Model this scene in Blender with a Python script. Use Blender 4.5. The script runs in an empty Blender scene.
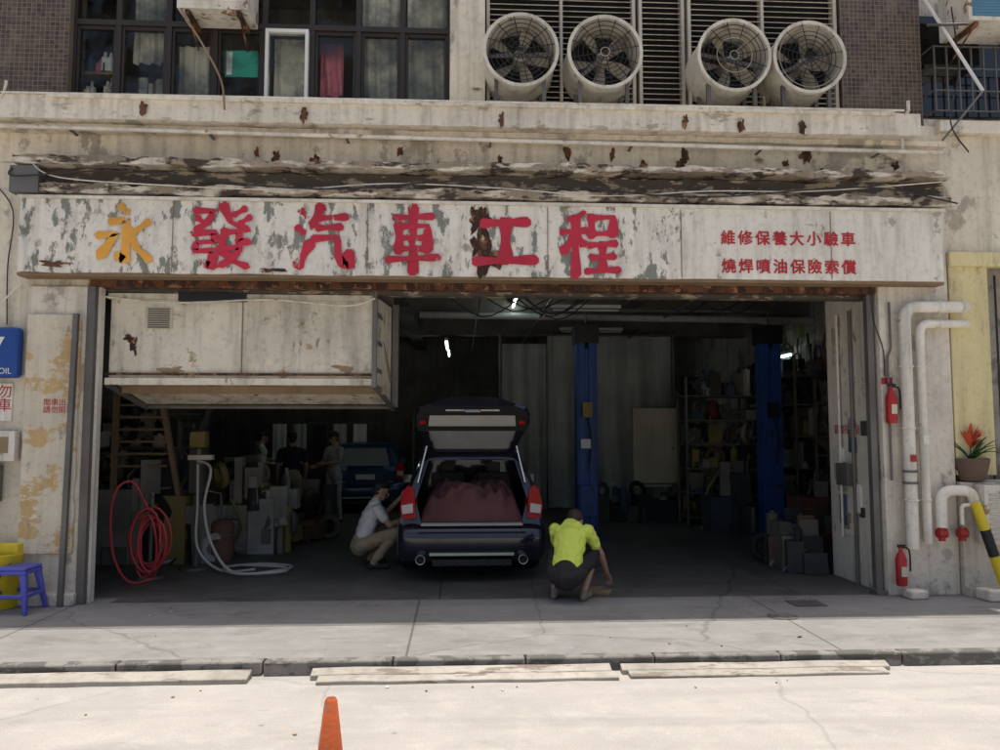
import bpy, bmesh, math, random
import numpy as np
from mathutils import Vector, Matrix, noise
rnd=random.Random(7)
scene=bpy.context.scene
V=Vector
# ---------------------------------------------------------------- materials
def newmat(name):
    m=bpy.data.materials.new(name);m.use_nodes=True
    nt=m.node_tree
    return m,nt,nt.nodes['Principled BSDF']
def node(nt,t,**k):
    n=nt.nodes.new(t)
    for a,b in k.items():
        if a.startswith('_'): n.inputs[a[1:]].default_value=b
        else: setattr(n,a,b)
    return n
def c4(c): return (c[0],c[1],c[2],1)
def noisen(nt,scale=(1,1,1),detail=5,rough=.6,off=(0,0,0),dist=0):
    g=node(nt,'ShaderNodeNewGeometry')
    mp=node(nt,'ShaderNodeMapping');mp.inputs['Scale'].default_value=scale;mp.inputs['Location'].default_value=off
    nt.links.new(g.outputs['Position'],mp.inputs[0])
    n=node(nt,'ShaderNodeTexNoise',_Scale=1.0,_Detail=detail,_Roughness=rough,_Distortion=dist)
    nt.links.new(mp.outputs[0],n.inputs['Vector'])
    return n.outputs['Fac']
def ramp(nt,fac,a,b):
    r=node(nt,'ShaderNodeMapRange');r.inputs[1].default_value=a;r.inputs[2].default_value=b;r.clamp=True
    nt.links.new(fac,r.inputs[0]);return r.outputs[0]
def mul(nt,a,b):
    m=node(nt,'ShaderNodeMath',operation='MULTIPLY')
    for i,x in enumerate((a,b)):
        if isinstance(x,(int,float)): m.inputs[i].default_value=x
        else: nt.links.new(x,m.inputs[i])
    return m.outputs[0]
def mixc(nt,fac,a,b):
    m=node(nt,'ShaderNodeMix',data_type='RGBA')
    for i,x in ((0,fac),(6,a),(7,b)):
        if isinstance(x,(int,float)): m.inputs[i].default_value=x
        elif isinstance(x,(tuple,list)): m.inputs[i].default_value=c4(x)
        else: nt.links.new(x,m.inputs[i])
    return m.outputs[2]
def surf(name,c1,c2=None,patch=.6,psc=(3,3,3),var=.25,dirt=(.07,.055,.04),streak=.3,rough=.85,bump=.25,metal=0,spec=.3,c3=None,patch3=.7,psc3=(2,2,2),peel=False,ssc=(7,7,.5),bsc=40,edge=.02,coat=0):
    m,nt,p=newmat(name)
    o=(rnd.random()*50,rnd.random()*50,rnd.random()*50)
    big=noisen(nt,(1.1,1.1,1.1),4,.6,o)
    f=ramp(nt,big,.3,.75)
    col=mixc(nt,f,tuple(x*(1-var) for x in c1),tuple(min(1,x*(1+var*.5)) for x in c1))
    pf=None
    if c2:
        n=noisen(nt,psc,7,.68,o)
        pf=ramp(nt,n,patch-edge,patch+edge)
        col=mixc(nt,pf,col,c2)
    if c3:
        n=noisen(nt,psc3,6,.62,(o[1],o[2],o[0]))
        col=mixc(nt,ramp(nt,n,patch3-edge,patch3+edge*2),col,c3)
    if streak>0:
        n=noisen(nt,ssc,4,.6,(o[2],o[0],o[1]))
        col=mixc(nt,mul(nt,ramp(nt,n,.47,.78),streak),col,dirt)
        if c2:
            n=noisen(nt,(14,14,14),4,.75,(o[2],o[0],o[1]))
            col=mixc(nt,mul(nt,ramp(nt,n,.5,.8),streak*.7),col,dirt)
    nt.links.new(col,p.inputs['Base Color'])
    p.inputs['Roughness'].default_value=rough;p.inputs['Metallic'].default_value=metal
    p.inputs['Specular IOR Level'].default_value=spec
    p.inputs['Coat Weight'].default_value=coat
    if bump>0:
        n=noisen(nt,(bsc,bsc,bsc),2,.6,o)
        h=n
        if pf is not None and bump>.3:
            a=node(nt,'ShaderNodeMath',operation='MULTIPLY_ADD');nt.links.new(pf,a.inputs[0]);a.inputs[1].default_value=-1.0
            nt.links.new(n,a.inputs[2]);h=a.outputs[0]
        b=node(nt,'ShaderNodeBump',_Strength=bump,_Distance=.012);nt.links.new(h,b.inputs['Height'])
        nt.links.new(b.outputs[0],p.inputs['Normal'])
    if peel and pf is not None:
        tr=node(nt,'ShaderNodeBsdfTransparent');mx=node(nt,'ShaderNodeMixShader')
        nt.links.new(pf,mx.inputs[0]);nt.links.new(p.outputs[0],mx.inputs[1]);nt.links.new(tr.outputs[0],mx.inputs[2])
        nt.links.new(mx.outputs[0],nt.nodes['Material Output'].inputs[0])
    return m
def plain(name,c,rough=.6,metal=0,var=.2,spec=.4,bump=.0,streak=.0,coat=0):
    return surf(name,c,None,var=var,rough=rough,metal=metal,spec=spec,bump=bump,streak=streak,coat=coat)
def glassm(name,tint=(.5,.55,.55),tr=.6,rough=.03,base=(.02,.025,.025)):
    m,nt,p=newmat(name)
    p.inputs['Base Color'].default_value=c4(base);p.inputs['Roughness'].default_value=rough;p.inputs['Specular IOR Level'].default_value=.8
    t=node(nt,'ShaderNodeBsdfTransparent');t.inputs[0].default_value=c4(tint)
    mx=node(nt,'ShaderNodeMixShader')
    n=noisen(nt,(3,3,3),4,.6)
    f=ramp(nt,n,.0,.8);f2=mul(nt,f,1.5*tr)
    nt.links.new(f2,mx.inputs[0]);nt.links.new(p.outputs[0],mx.inputs[1]);nt.links.new(t.outputs[0],mx.inputs[2])
    nt.links.new(mx.outputs[0],nt.nodes['Material Output'].inputs[0])
    return m
def emit(name,c,s):
    m,nt,p=newmat(name)
    p.inputs['Emission Color'].default_value=c4(c);p.inputs['Emission Strength'].default_value=s
    return m
CREAM=(.78,.70,.55)
M=dict(
 wall=surf('wall_paint',CREAM,(.46,.40,.31),.575,(2.2,2.2,1.6),.22,streak=.5,c3=(.22,.16,.11),patch3=.66,psc3=(1.5,1.5,3)),
 cornice=surf('cornice_paint',(.80,.73,.60),(.46,.40,.31),.60,(2.5,2.5,5),.2,streak=.5,ssc=(9,9,.9)),
 ledge=surf('rusty_ledge',(.36,.29,.21),(.07,.05,.04),.53,(5,5,9),.4,streak=.6,c3=(.70,.62,.5),patch3=.52,psc3=(2.5,2.5,10)),
 grime=surf('dark_grime',(.10,.085,.07),(.38,.31,.22),.56,(4,4,12),.4,streak=.5),
 pillar=surf('pillar_paint',(.76,.69,.57),(.46,.41,.34),.59,(2.5,2.5,1.7),.22,streak=.45,c3=(.28,.23,.18),patch3=.66,psc3=(3,3,2)),
 plaster=surf('peeling_plaster',(.74,.66,.51),(.56,.39,.19),.55,(2.0,2.0,2.8),.22,streak=.3,c3=(.32,.28,.22),patch3=.62,psc3=(4,4,3)),
 sign=surf('sign_paint',(.84,.79,.69),(.25,.26,.22),.556,(7,7,3.2),.12,streak=.38,c3=(.42,.36,.29),patch3=.63,psc3=(4,4,3),bump=.5,bsc=25,ssc=(10,10,1.2)),
 signr=surf('sign_paint_clean',(.84,.79,.68),(.44,.41,.34),.63,(6,6,5),.14,streak=.38,bump=.2,ssc=(10,10,1.2)),
 red=surf('red_sign_paint',(.55,.03,.06),(.2,.2,.18),.625,(8,8,4),.3,streak=.1,rough=.5,peel=True,bump=.1),
 orange=surf('orange_sign_paint',(.78,.38,.06),(.3,.3,.25),.62,(9,9,4),.3,streak=.1,rough=.5,peel=True,bump=.1),
 redtext=plain('red_lettering',(.50,.03,.04),.6),
 rust=surf('rust',(.16,.07,.035),(.05,.025,.018),.5,(9,9,4),.4,streak=.4,c3=(.34,.16,.08),patch3=.58,psc3=(8,8,8),rough=.95),
 rustp=surf('rust_patch',(.11,.05,.028),(.05,.025,.018),.53,(7,7,5),.5,streak=.3,rough=.95,peel=True),
 shutter=surf('shutter_paint',(.76,.69,.55),(.42,.33,.21),.61,(3,3,3),.22,streak=.6,ssc=(6,6,.7),c3=(.18,.11,.06),patch3=.67,psc3=(5,5,2)),
 steel=surf('dull_steel',(.19,.18,.165),None,var=.35,streak=.4,dirt=(.10,.05,.03),rough=.55,metal=.4,bump=0),
 frame=plain('bronze_frame',(.035,.027,.022),.5),
 whitef=plain('white_frame',(.76,.75,.70),.5),
 louver=surf('louver_metal',(.60,.55,.45),None,var=.2,streak=.6,rough=.6,bump=0),
 drum=surf('fan_drum',(.70,.66,.55),(.32,.21,.12),.64,(6,6,6),.2,streak=.55,rough=.5),
 black=plain('black_metal',(.012,.012,.013),.5),
 blade=surf('fan_blade',(.42,.37,.28),None,var=.3,streak=.6,rough=.5,bump=0),
 pipe=surf('pipe_paint',(.80,.75,.64),(.36,.27,.18),.65,(7,7,7),.2,streak=.45,rough=.6,bump=.1),
 kerb=surf('kerb_granite',(.26,.245,.22),(.12,.115,.10),.50,(5,5,9),.3,streak=.3),
 plank=surf('ramp_concrete',(.42,.385,.33),(.22,.185,.15),.56,(2,8,8),.3,streak=.4),
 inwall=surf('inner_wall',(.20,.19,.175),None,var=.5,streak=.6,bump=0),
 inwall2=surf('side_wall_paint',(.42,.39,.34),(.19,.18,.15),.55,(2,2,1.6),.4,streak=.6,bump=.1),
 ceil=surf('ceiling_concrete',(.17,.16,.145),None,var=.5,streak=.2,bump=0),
 blue=surf('lift_blue',(.018,.085,.32),(.03,.03,.035),.63,(6,6,3),.3,streak=.5,rough=.45,bump=0),
 curtain=surf('booth_sheet',(.42,.43,.41),None,var=.35,streak=.4,rough=.45,bump=0),
 beige=plain('beige_board',(.62,.56,.42),.6,streak=.2),
 yellow=surf('yellow_portal',(.74,.64,.34),(.55,.46,.26),.6,(3,3,1),var=.15,streak=.35),
 skin=plain('skin',(.42,.25,.17),.55,var=.1),
 hair=plain('hair',(.012,.010,.009),.6),
 hairb=plain('hair_brown',(.05,.028,.016),.6),
 yshirt=plain('yellow_shirt',(.68,.78,.12),.85,var=.12,bump=.2),
 wshirt=plain('white_shirt',(.72,.72,.68),.85,var=.15),
 bshirt=plain('dark_shirt',(.02,.024,.035),.9),
 gshirt=plain('grey_shirt',(.45,.46,.42),.9),
 khaki=plain('khaki_cloth',(.40,.32,.21),.9,streak=.2),
 shorts=plain('dark_shorts',(.025,.022,.022),.9),
 shoe=plain('shoe',(.03,.028,.027),.7),
 sole=plain('sandal',(.25,.2,.16),.7),
 eye=plain('eye_dark',(.02,.015,.012),.3),
 lip=plain('lip',(.32,.12,.10),.5),
 paint=plain('car_paint',(.015,.017,.030),.22,.4,.1,.6,0,.05,coat=.8),
 paint2=plain('car_paint_blue',(.03,.07,.15),.3,.4,.1,.6,coat=.6),
 cglass=plain('car_glass',(.008,.009,.010),.05,0,.1,.8),
 trim=plain('car_trim',(.02,.02,.021),.6),
 liner=plain('car_lining',(.12,.115,.105),.9),
 headl=plain('pale_lining',(.42,.41,.38),.8),
 tire=plain('rubber',(.018,.018,.018),.85),
 chrome=plain('chrome',(.55,.55,.55),.18,1,.05,.5),
 tail=plain('tail_lamp_red',(.45,.012,.015),.15,0,.1,.8,coat=.6),
 clear=plain('lamp_clear',(.65,.60,.57),.1,0,.1,.8,coat=.6),
 cover=plain('maroon_cloth',(.13,.052,.050),.95,var=.4,bump=.3),
 pale=plain('pale_strip',(.46,.52,.38),.4),
 cone=surf('cone_orange',(.62,.13,.04),(.30,.16,.10),.60,(20,20,8),.2,streak=.4,rough=.6),
 coneb=plain('cone_base',(.03,.03,.03),.8),
 bstool=plain('blue_plastic',(.10,.11,.50),.35,streak=.1),
 ybin=plain('yellow_plastic',(.70,.54,.02),.4,streak=.25),
 pot=plain('brown_pot',(.13,.085,.06),.6),
 leaf=plain('leaf_green',(.05,.11,.03),.5),
 petal=plain('red_petal',(.70,.12,.05),.5),
 cardboard=plain('cardboard',(.32,.22,.13),.9),
 redp=plain('red_enamel',(.42,.02,.02),.35,streak=.3),
 hosered=plain('red_hose',(.52,.06,.06),.4),
 hosewh=plain('pale_hose',(.55,.52,.45),.5),
 cable=plain('cable',(.03,.028,.026),.6),
 vblue=plain('sign_blue',(.015,.07,.30),.4),
 vwhite=plain('sign_white',(.75,.75,.73),.4),
 acw=surf('ac_casing',(.74,.70,.60),(.32,.17,.08),.60,(6,6,6),.15,streak=.5,rough=.5,bump=0),
 acblue=plain('ac_blue',(.10,.24,.34),.5),
 green=plain('green_paper',(.05,.36,.28),.8),
 cloth1=plain('cloth_pink',(.55,.18,.22),.9),
 curt2=plain('grey_curtain',(.60,.58,.50),.9,streak=.2),
 curt3=plain('pale_curtain',(.78,.74,.62),.9,streak=.2),
 wood=plain('wood',(.28,.19,.11),.8,streak=.4),
 winglass=glassm('window_glass',(.95,.96,.94),.88),
 hglass=glassm('hatch_glass_painted_reflection',(.35,.38,.38),.2,.06,(.34,.35,.35)),  # pale grey base paints in the bright street's reflection
 tube=emit('lit_tube',(.80,1.0,.93),14),
 tubeoff=plain('tube_batten',(.55,.56,.55),.4),
)
JK=[plain('junk_%d'%i,c,.75,streak=.0,var=.5) for i,c in enumerate([(.06,.06,.06),(.13,.115,.10),(.24,.21,.17),(.06,.085,.11),(.15,.08,.055),(.03,.03,.03),(.30,.28,.24),(.10,.105,.08),(.20,.04,.03),(.06,.10,.16),(.30,.24,.08),(.50,.48,.43)])]
JD=JK[:8]*2+[JK[8],JK[9],JK[10],JK[11],JK[5],JK[0]]
JL=JK[:8]+[JK[6],JK[2],JK[11],JK[11],JK[11],JK[6],JK[9],JK[10]]
def mosaic():
    m,nt,p=newmat('brown_mosaic_tile')
    g=node(nt,'ShaderNodeNewGeometry');sp=node(nt,'ShaderNodeSeparateXYZ');nt.links.new(g.outputs['Position'],sp.inputs[0])
    cb=node(nt,'ShaderNodeCombineXYZ');nt.links.new(sp.outputs[0],cb.inputs[0]);nt.links.new(sp.outputs[2],cb.inputs[1])
    b=node(nt,'ShaderNodeTexBrick',offset=0.0);b.inputs['Scale'].default_value=1;b.inputs['Brick Width'].default_value=.05;b.inputs['Row Height'].default_value=.05;b.inputs['Mortar Size'].default_value=.004
    b.inputs['Color1'].default_value=(.12,.075,.05,1);b.inputs['Color2'].default_value=(.045,.028,.02,1);b.inputs['Mortar'].default_value=(.19,.15,.11,1)
    nt.links.new(cb.outputs[0],b.inputs['Vector'])
    n=noisen(nt,(2,2,.8),6,.7);col=mixc(nt,mul(nt,ramp(nt,n,.5,.72),.6),b.outputs[0],(.26,.20,.14))
    n=noisen(nt,(8,8,8),5,.7);col=mixc(nt,mul(nt,ramp(nt,n,.5,.75),.6),col,(.03,.022,.017))
    nt.links.new(col,p.inputs['Base Color']);p.inputs['Roughness'].default_value=.5
    return m
M['mosaic']=mosaic()
def groundmat(name,c,dark,light,slab=None,stain=.6,rough=.9,crack=.5):
    m,nt,p=newmat(name)
    a=noisen(nt,(.7,.9,1),6,.65);col=mixc(nt,ramp(nt,a,.3,.7),dark,c)
    a=noisen(nt,(3.1,3.5,1),6,.7,(9,3,0));col=mixc(nt,mul(nt,ramp(nt,a,.5,.75),.6),col,light)
    a=noisen(nt,(1.3,2.6,1),7,.72,(3,17,0),.5);col=mixc(nt,mul(nt,ramp(nt,a,.54,.70),stain),col,tuple(x*.35 for x in dark))
    a=noisen(nt,(90,90,90),2,.7);col=mixc(nt,mul(nt,ramp(nt,a,.4,.8),.5),col,tuple(x*.5 for x in dark))
    a=noisen(nt,(.35,6,1),5,.6,(1,7,0));col=mixc(nt,mul(nt,ramp(nt,a,.5,.8),.4),col,tuple(x*.6 for x in dark))
    # small dark spots of gum and oil
    g=node(nt,'ShaderNodeNewGeometry')
    v2=node(nt,'ShaderNodeTexVoronoi',_Scale=2.3);nt.links.new(g.outputs['Position'],v2.inputs['Vector'])
    col=mixc(nt,mul(nt,ramp(nt,v2.outputs['Distance'],.055,.03),.5),col,tuple(x*.3 for x in dark))
    if crack>0:
        vo=node(nt,'ShaderNodeTexVoronoi',feature='DISTANCE_TO_EDGE',_Scale=.3)
        nd=node(nt,'ShaderNodeTexNoise',_Scale=2.5,_Detail=6);nt.links.new(g.outputs['Position'],nd.inputs['Vector'])
        mx=node(nt,'ShaderNodeMix',data_type='RGBA');mx.inputs[0].default_value=.18;nt.links.new(g.outputs['Position'],mx.inputs[6]);nt.links.new(nd.outputs['Color'],mx.inputs[7])
        nt.links.new(mx.outputs[2],vo.inputs['Vector'])
        cr=ramp(nt,vo.outputs['Distance'],.004,.001);col=mixc(nt,mul(nt,cr,crack),col,tuple(x*.3 for x in dark))
    if slab:
        sp=node(nt,'ShaderNodeSeparateXYZ');nt.links.new(g.outputs['Position'],sp.inputs[0])
        for ax,per,off in slab:
            d=node(nt,'ShaderNodeMath',operation='PINGPONG');s=node(nt,'ShaderNodeMath',operation='ADD');nt.links.new(sp.outputs[ax],s.inputs[0]);s.inputs[1].default_value=off
            nt.links.new(s.outputs[0],d.inputs[0]);d.inputs[1].default_value=per
            col=mixc(nt,mul(nt,ramp(nt,d.outputs[0],.014,.005),.75),col,tuple(x*.3 for x in dark))
    nt.links.new(col,p.inputs['Base Color']);p.inputs['Specular IOR Level'].default_value=.3
    p.inputs['Roughness'].default_value=rough
    n=noisen(nt,(60,60,60),3,.7);b=node(nt,'ShaderNodeBump',_Strength=.35,_Distance=.01);nt.links.new(n,b.inputs['Height']);nt.links.new(b.outputs[0],p.inputs['Normal'])
    return m
M['road']=groundmat('road_surface',(.45,.42,.385),(.36,.335,.305),(.52,.49,.45),stain=.25,crack=.22)
M['pave']=groundmat('pavement_concrete',(.31,.30,.28),(.22,.21,.198),(.39,.375,.35),slab=[(0,1.7,.4),(1,1.04,1.02)],stain=.45,crack=.35)
M['floor']=groundmat('garage_floor',(.17,.155,.135),(.095,.088,.078),(.24,.225,.20),slab=[(0,1.9,.2),(1,1.8,.3)],stain=.7,rough=.5)
# ---------------------------------------------------------------- mesh builder
def empty(name):
    e=bpy.data.objects.new(name,None);bpy.context.collection.objects.link(e);return e
def frame_for(a,side=None):
    a=a.normalized()
    s=side if side is not None else (V((0,0,1)) if abs(a.z)<.9 else V((1,0,0)))
    s=(s-a*s.dot(a)).normalized();return a,s,a.cross(s)
class MB:
    def __init__(s): s.bm=bmesh.new();s.mats=[];s.T=None
    def mi(s,m):
        if m not in s.mats: s.mats.append(m)
        return s.mats.index(m)
    def v(s,p):
        p=V(p)
        if s.T: p=s.T@p
        return s.bm.verts.new(p)
    def face(s,vs,m):
        try:
            f=s.bm.faces.new(vs);f.material_index=s.mi(m);return f
        except ValueError: return None
    def poly(s,pts,m): return s.face([s.v(p) for p in pts],m)
    def box(s,x0,x1,y0,y1,z0,z1,m,rz=0,rx=0,ry=0):
        c=V(((x0+x1)/2,(y0+y1)/2,(z0+z1)/2));R=Matrix.Rotation(rz,3,'Z')@Matrix.Rotation(ry,3,'Y')@Matrix.Rotation(rx,3,'X')
        vs=[s.v(c+R@(V((x,y,z))-c)) for z in (z0,z1) for x,y in ((x0,y0),(x1,y0),(x1,y1),(x0,y1))]
        for q in ((3,2,1,0),(4,5,6,7),(0,1,5,4),(1,2,6,5),(2,3,7,6),(3,0,4,7)): s.face([vs[i] for i in q],m)
    def ring(s,c,a,b,r,n,r2=None):
        r2=r if r2 is None else r2
        return [s.v(c+a*math.cos(t)*r+b*math.sin(t)*r2) for t in (2*math.pi*i/n for i in range(n))]
    def skin(s,rings,m,closed=True,cap=True):
        n=len(rings[0])
        for A,B in zip(rings,rings[1:]):
            for i in range(n if closed else n-1): s.face([A[i],A[(i+1)%n],B[(i+1)%n],B[i]],m)
        if cap and closed: s.face(rings[0][::-1],m);s.face(rings[-1],m)
    def cyl(s,p0,p1,r0,r1,m,n=16,cap=True):
        p0,p1=V(p0),V(p1);a,u,w=frame_for(p1-p0)
        s.skin([s.ring(p0,u,w,r0,n),s.ring(p1,u,w,r1,n)],m,cap=cap)
    def lathe(s,c,axis,prof,m,n=24,cap=False):
        a,u,w=frame_for(V(axis));c=V(c)
        s.skin([s.ring(c+a*h,u,w,max(r,.0005),n) for h,r in prof],m,cap=cap)
    def tube(s,pts,r,m,n=8,smooth=0,closed=False):
        pts=[V(p) for p in pts]
        if smooth: pts=catmull(pts,smooth)
        rings=[];u=None
        for i,p in enumerate(pts):
            d=(pts[min(i+1,len(pts)-1)]-pts[max(i-1,0)])
            if d.length<1e-6: continue
            a,uu,w=frame_for(d,u);u=uu
            rings.append(s.ring(p,u,w,r,n))
        s.skin(rings,m)
    def torus(s,c,axis,R,r,m,n=32,k=6):
        a,u,w=frame_for(V(axis));c=V(c);rings=[]
        for i in range(n):
            t=2*math.pi*i/n;d=u*math.cos(t)+w*math.sin(t)
            rings.append(s.ring(c+d*R,d,a,r,k))
        rings.append(rings[0]);s.skin(rings,m,cap=False)
    def ball(s,c,r,m,n=12,k=8):
        c=V(c);r=V(r) if hasattr(r,'__len__') else V((r,r,r))
        rings=[]
        for j in range(1,k):
            t=math.pi*j/k
            rings.append([s.v(c+V((r.x*math.sin(t)*math.cos(2*math.pi*i/n),r.y*math.sin(t)*math.sin(2*math.pi*i/n),-r.z*math.cos(t)))) for i in range(n)])
        s.skin(rings,m)
    def blob(s,cx,cz,rx,rz,y,m,seed=0,n=40,rag=.45):
        c=s.v((cx,y,cz));o=[]
        for i in range(n):
            t=2*math.pi*i/n;k=1+rag*noise.noise(V((math.cos(t)*1.6+seed,math.sin(t)*1.6,seed*3.1)))*1.6+rag*.5*noise.noise(V((math.cos(t)*6+seed,math.sin(t)*6,seed)))
            o.append(s.v((cx+rx*k*math.cos(t),y,cz+rz*k*math.sin(t))))
        for i in range(n): s.face([c,o[i],o[(i+1)%n]],m)
    def obj(s,name,parent=None,bevel=0,smooth=True,ang=35,seg=2):
        bmesh.ops.recalc_face_normals(s.bm,faces=s.bm.faces)
        me=bpy.data.meshes.new(name);s.bm.to_mesh(me);s.bm.free()
        for m in s.mats: me.materials.append(m)
        if smooth:
            me.shade_smooth();me.set_sharp_from_angle(angle=math.radians(ang))
        o=bpy.data.objects.new(name,me);bpy.context.collection.objects.link(o)
        if parent: o.parent=parent
        if bevel:
            b=o.modifiers.new('bevel','BEVEL');b.width=bevel;b.segments=seg;b.limit_method='ANGLE';b.angle_limit=math.radians(50)
        return o
def catmull(p,k):
    out=[];P=[p[0]]+p+[p[-1]]
    for i in range(1,len(P)-2):
        a,b,c,d=P[i-1],P[i],P[i+1],P[i+2]
        for j in range(k):
            t=j/k;out.append(.5*((2*b)+(c-a)*t+(2*a-5*b+4*c-d)*t*t+(3*b-a-3*c+d)*t**3))
    out.append(p[-1]);return out
def textobj(name,body,x,z,y,size,mat,parent=None,space=1,bold=.0,rot=0):
    cu=bpy.data.curves.new(name,'FONT');cu.body=body;cu.size=size;cu.extrude=.001;cu.space_character=space
    if bold: cu.bevel_depth=bold;cu.bevel_resolution=0
    o=bpy.data.objects.new(name,cu);bpy.context.collection.objects.link(o)
    o.location=(x,y,z);o.rotation_euler=(math.pi/2,0,rot);cu.materials.append(mat)
    if parent: o.parent=parent
    return o
# ---------------------------------------------------------------- people
class Fig:
    def __init__(s): s.p=[]
    def cap(s,p0,p1,r0,r1,l,flat=1,side=None): s.p.append((V(p0),V(p1),r0,r1,l,flat,V(side) if side is not None else None))
    def head(s,c,up,fw,hair='hair'):
        c=V(c);fw=V(fw).normalized();up=V(up);up=(up-fw*up.dot(fw)).normalized();sd=fw.cross(up)
        P=lambda f,u,x=0:c+fw*f+up*u+sd*x
        s.cap(P(-.022,.03),P(.022,.03),.078,.075,'skin');s.cap(P(.02,-.015),P(.05,-.085),.062,.032,'skin')
        s.cap(P(.094,.01),P(.108,-.028),.009,.014,'skin')
        for x in (-1,1):
            s.cap(P(-.005,.01,x*.076),P(.0,-.03,x*.078),.02,.014,'skin',.5,fw);s.cap(P(.086,.008,x*.03),P(.088,.008,x*.034),.011,.011,'eye')
            s.cap(P(.088,.03,x*.02),P(.082,.03,x*.045),.008,.006,hair)
        s.cap(P(.084,-.058,-.02),P(.084,-.058,.02),.009,.009,'lip')
        s.cap(P(-.034,.045),P(.018,.062),.086,.078,hair);s.cap(P(-.05,.02),P(-.045,-.03),.07,.055,hair)
    def hand(s,w,d,thumb,curl=.5,sz=1,l='skin'):
        w=V(w);d=V(d).normalized();t=V(thumb);t=(t-d*t.dot(d)).normalized();n=d.cross(t)
        if n.z>0: n=-n
        s.cap(w,w+d*.075*sz,.030,.038,l,.42,t)
        for i,ln in enumerate((.9,1.0,.93,.75)):
            p=w+d*.088*sz+t*(.030-.020*i);dd=d.copy()
            for k,L in enumerate((.038,.026,.02)):
                dd=(dd+n*curl*(.5+.3*k)).normalized();q=p+dd*L*ln;s.cap(p,q,.0092-.0008*k,.0086-.0008*k,l);p=q
        p=w+d*.025+t*.026;q=p+(d*.6+t*.75).normalized()*.04;s.cap(p,q,.013,.011,l);s.cap(q,q+(d*.9+t*.2+n*.2).normalized()*.032,.0105,.009,l)
    def build(s,name,loc,rot,mats,vox=.008):
        bm=bmesh.new()
        for p0,p1,r0,r1,l,fl,sd in s.p:
            d=p1-p0
            if d.length<1e-5: d=V((0,0,1e-4))
            a,u,w=frame_for(d,sd);n=14;rings=[]
            for k in range(1,5):
                t=k/4*math.pi/2;rings.append([p0-a*math.cos(t)*r0+(u*math.cos(x)+w*math.sin(x)*fl)*r0*math.sin(t) for x in (2*math.pi*i/n for i in range(n))])
            for k in range(4,0,-1):
                t=k/4*math.pi/2;rings.append([p1+a*math.cos(t)*r1+(u*math.cos(x)+w*math.sin(x)*fl)*r1*math.sin(t) for x in (2*math.pi*i/n for i in range(n))])
            vr=[[bm.verts.new(q) for q in r] for r in rings]
            for A,B in zip(vr,vr[1:]):
                for i in range(n): bm.faces.new([A[i],A[(i+1)%n],B[(i+1)%n],B[i]])
            bm.faces.new(vr[0][::-1]);bm.faces.new(vr[-1])
        bmesh.ops.recalc_face_normals(bm,faces=bm.faces)
        me=bpy.data.meshes.new(name);bm.to_mesh(me);bm.free()
        o=bpy.data.objects.new(name,me);bpy.context.collection.objects.link(o)
        r=o.modifiers.new('r','REMESH');r.mode='VOXEL';r.voxel_size=vox
        sm=o.modifiers.new('s','SMOOTH');sm.factor=.5;sm.iterations=3
        dg=bpy.context.evaluated_depsgraph_get();me2=bpy.data.meshes.new_from_object(o.evaluated_get(dg));o.modifiers.clear();o.data=me2
        nv=len(me2.vertices);co=np.zeros(nv*3);me2.vertices.foreach_get('co',co);co=co.reshape(-1,3)
        best=np.full(nv,1e9);lab=np.zeros(nv,int);labs=list(mats.keys())
        for p0,p1,r0,r1,l,fl,sd in s.p:
            d=p1-p0
            if d.length<1e-5:d=V((0,0,1e-4))
            a,u,w=frame_for(d,sd);q=co-np.array(p0);al=q@np.array(a);pu=q@np.array(u);pw=q@np.array(w)/fl
            L=d.length;t=np.clip(al/L,0,1);dist=np.sqrt((al-t*L)**2+pu**2+pw**2)-(r0+(r1-r0)*t)
            m=dist<best;best[m]=dist[m];lab[m]=labs.index(l)
        nor=np.zeros(nv*3);me2.vertices.foreach_get('normal',nor);nor=nor.reshape(-1,3)
        cl=[labs.index(x) for x in labs if x in ('shirt','trouser')]
        for i in np.nonzero(np.isin(lab,cl))[0]:
            c=co[i];k=noise.noise(V((c[0]*11,c[1]*11,c[2]*17)))*.012+noise.noise(V((c[0]*30,c[1]*30,c[2]*24)))*.006
            co[i]=c+nor[i]*k
        me2.vertices.foreach_set('co',co.reshape(-1))
        for l in labs: me2.materials.append(mats[l])
        nl=len(me2.polygons);ls=np.zeros(nl,dtype=np.int32);me2.polygons.foreach_get('loop_start',ls)
        vi=np.zeros(len(me2.loops),dtype=np.int32);me2.loops.foreach_get('vertex_index',vi)
        me2.polygons.foreach_set('material_index',lab[vi[ls]].astype(np.int32));me2.shade_smooth()
        o.location=loc;o.rotation_euler=(0,0,rot);return o
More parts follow.
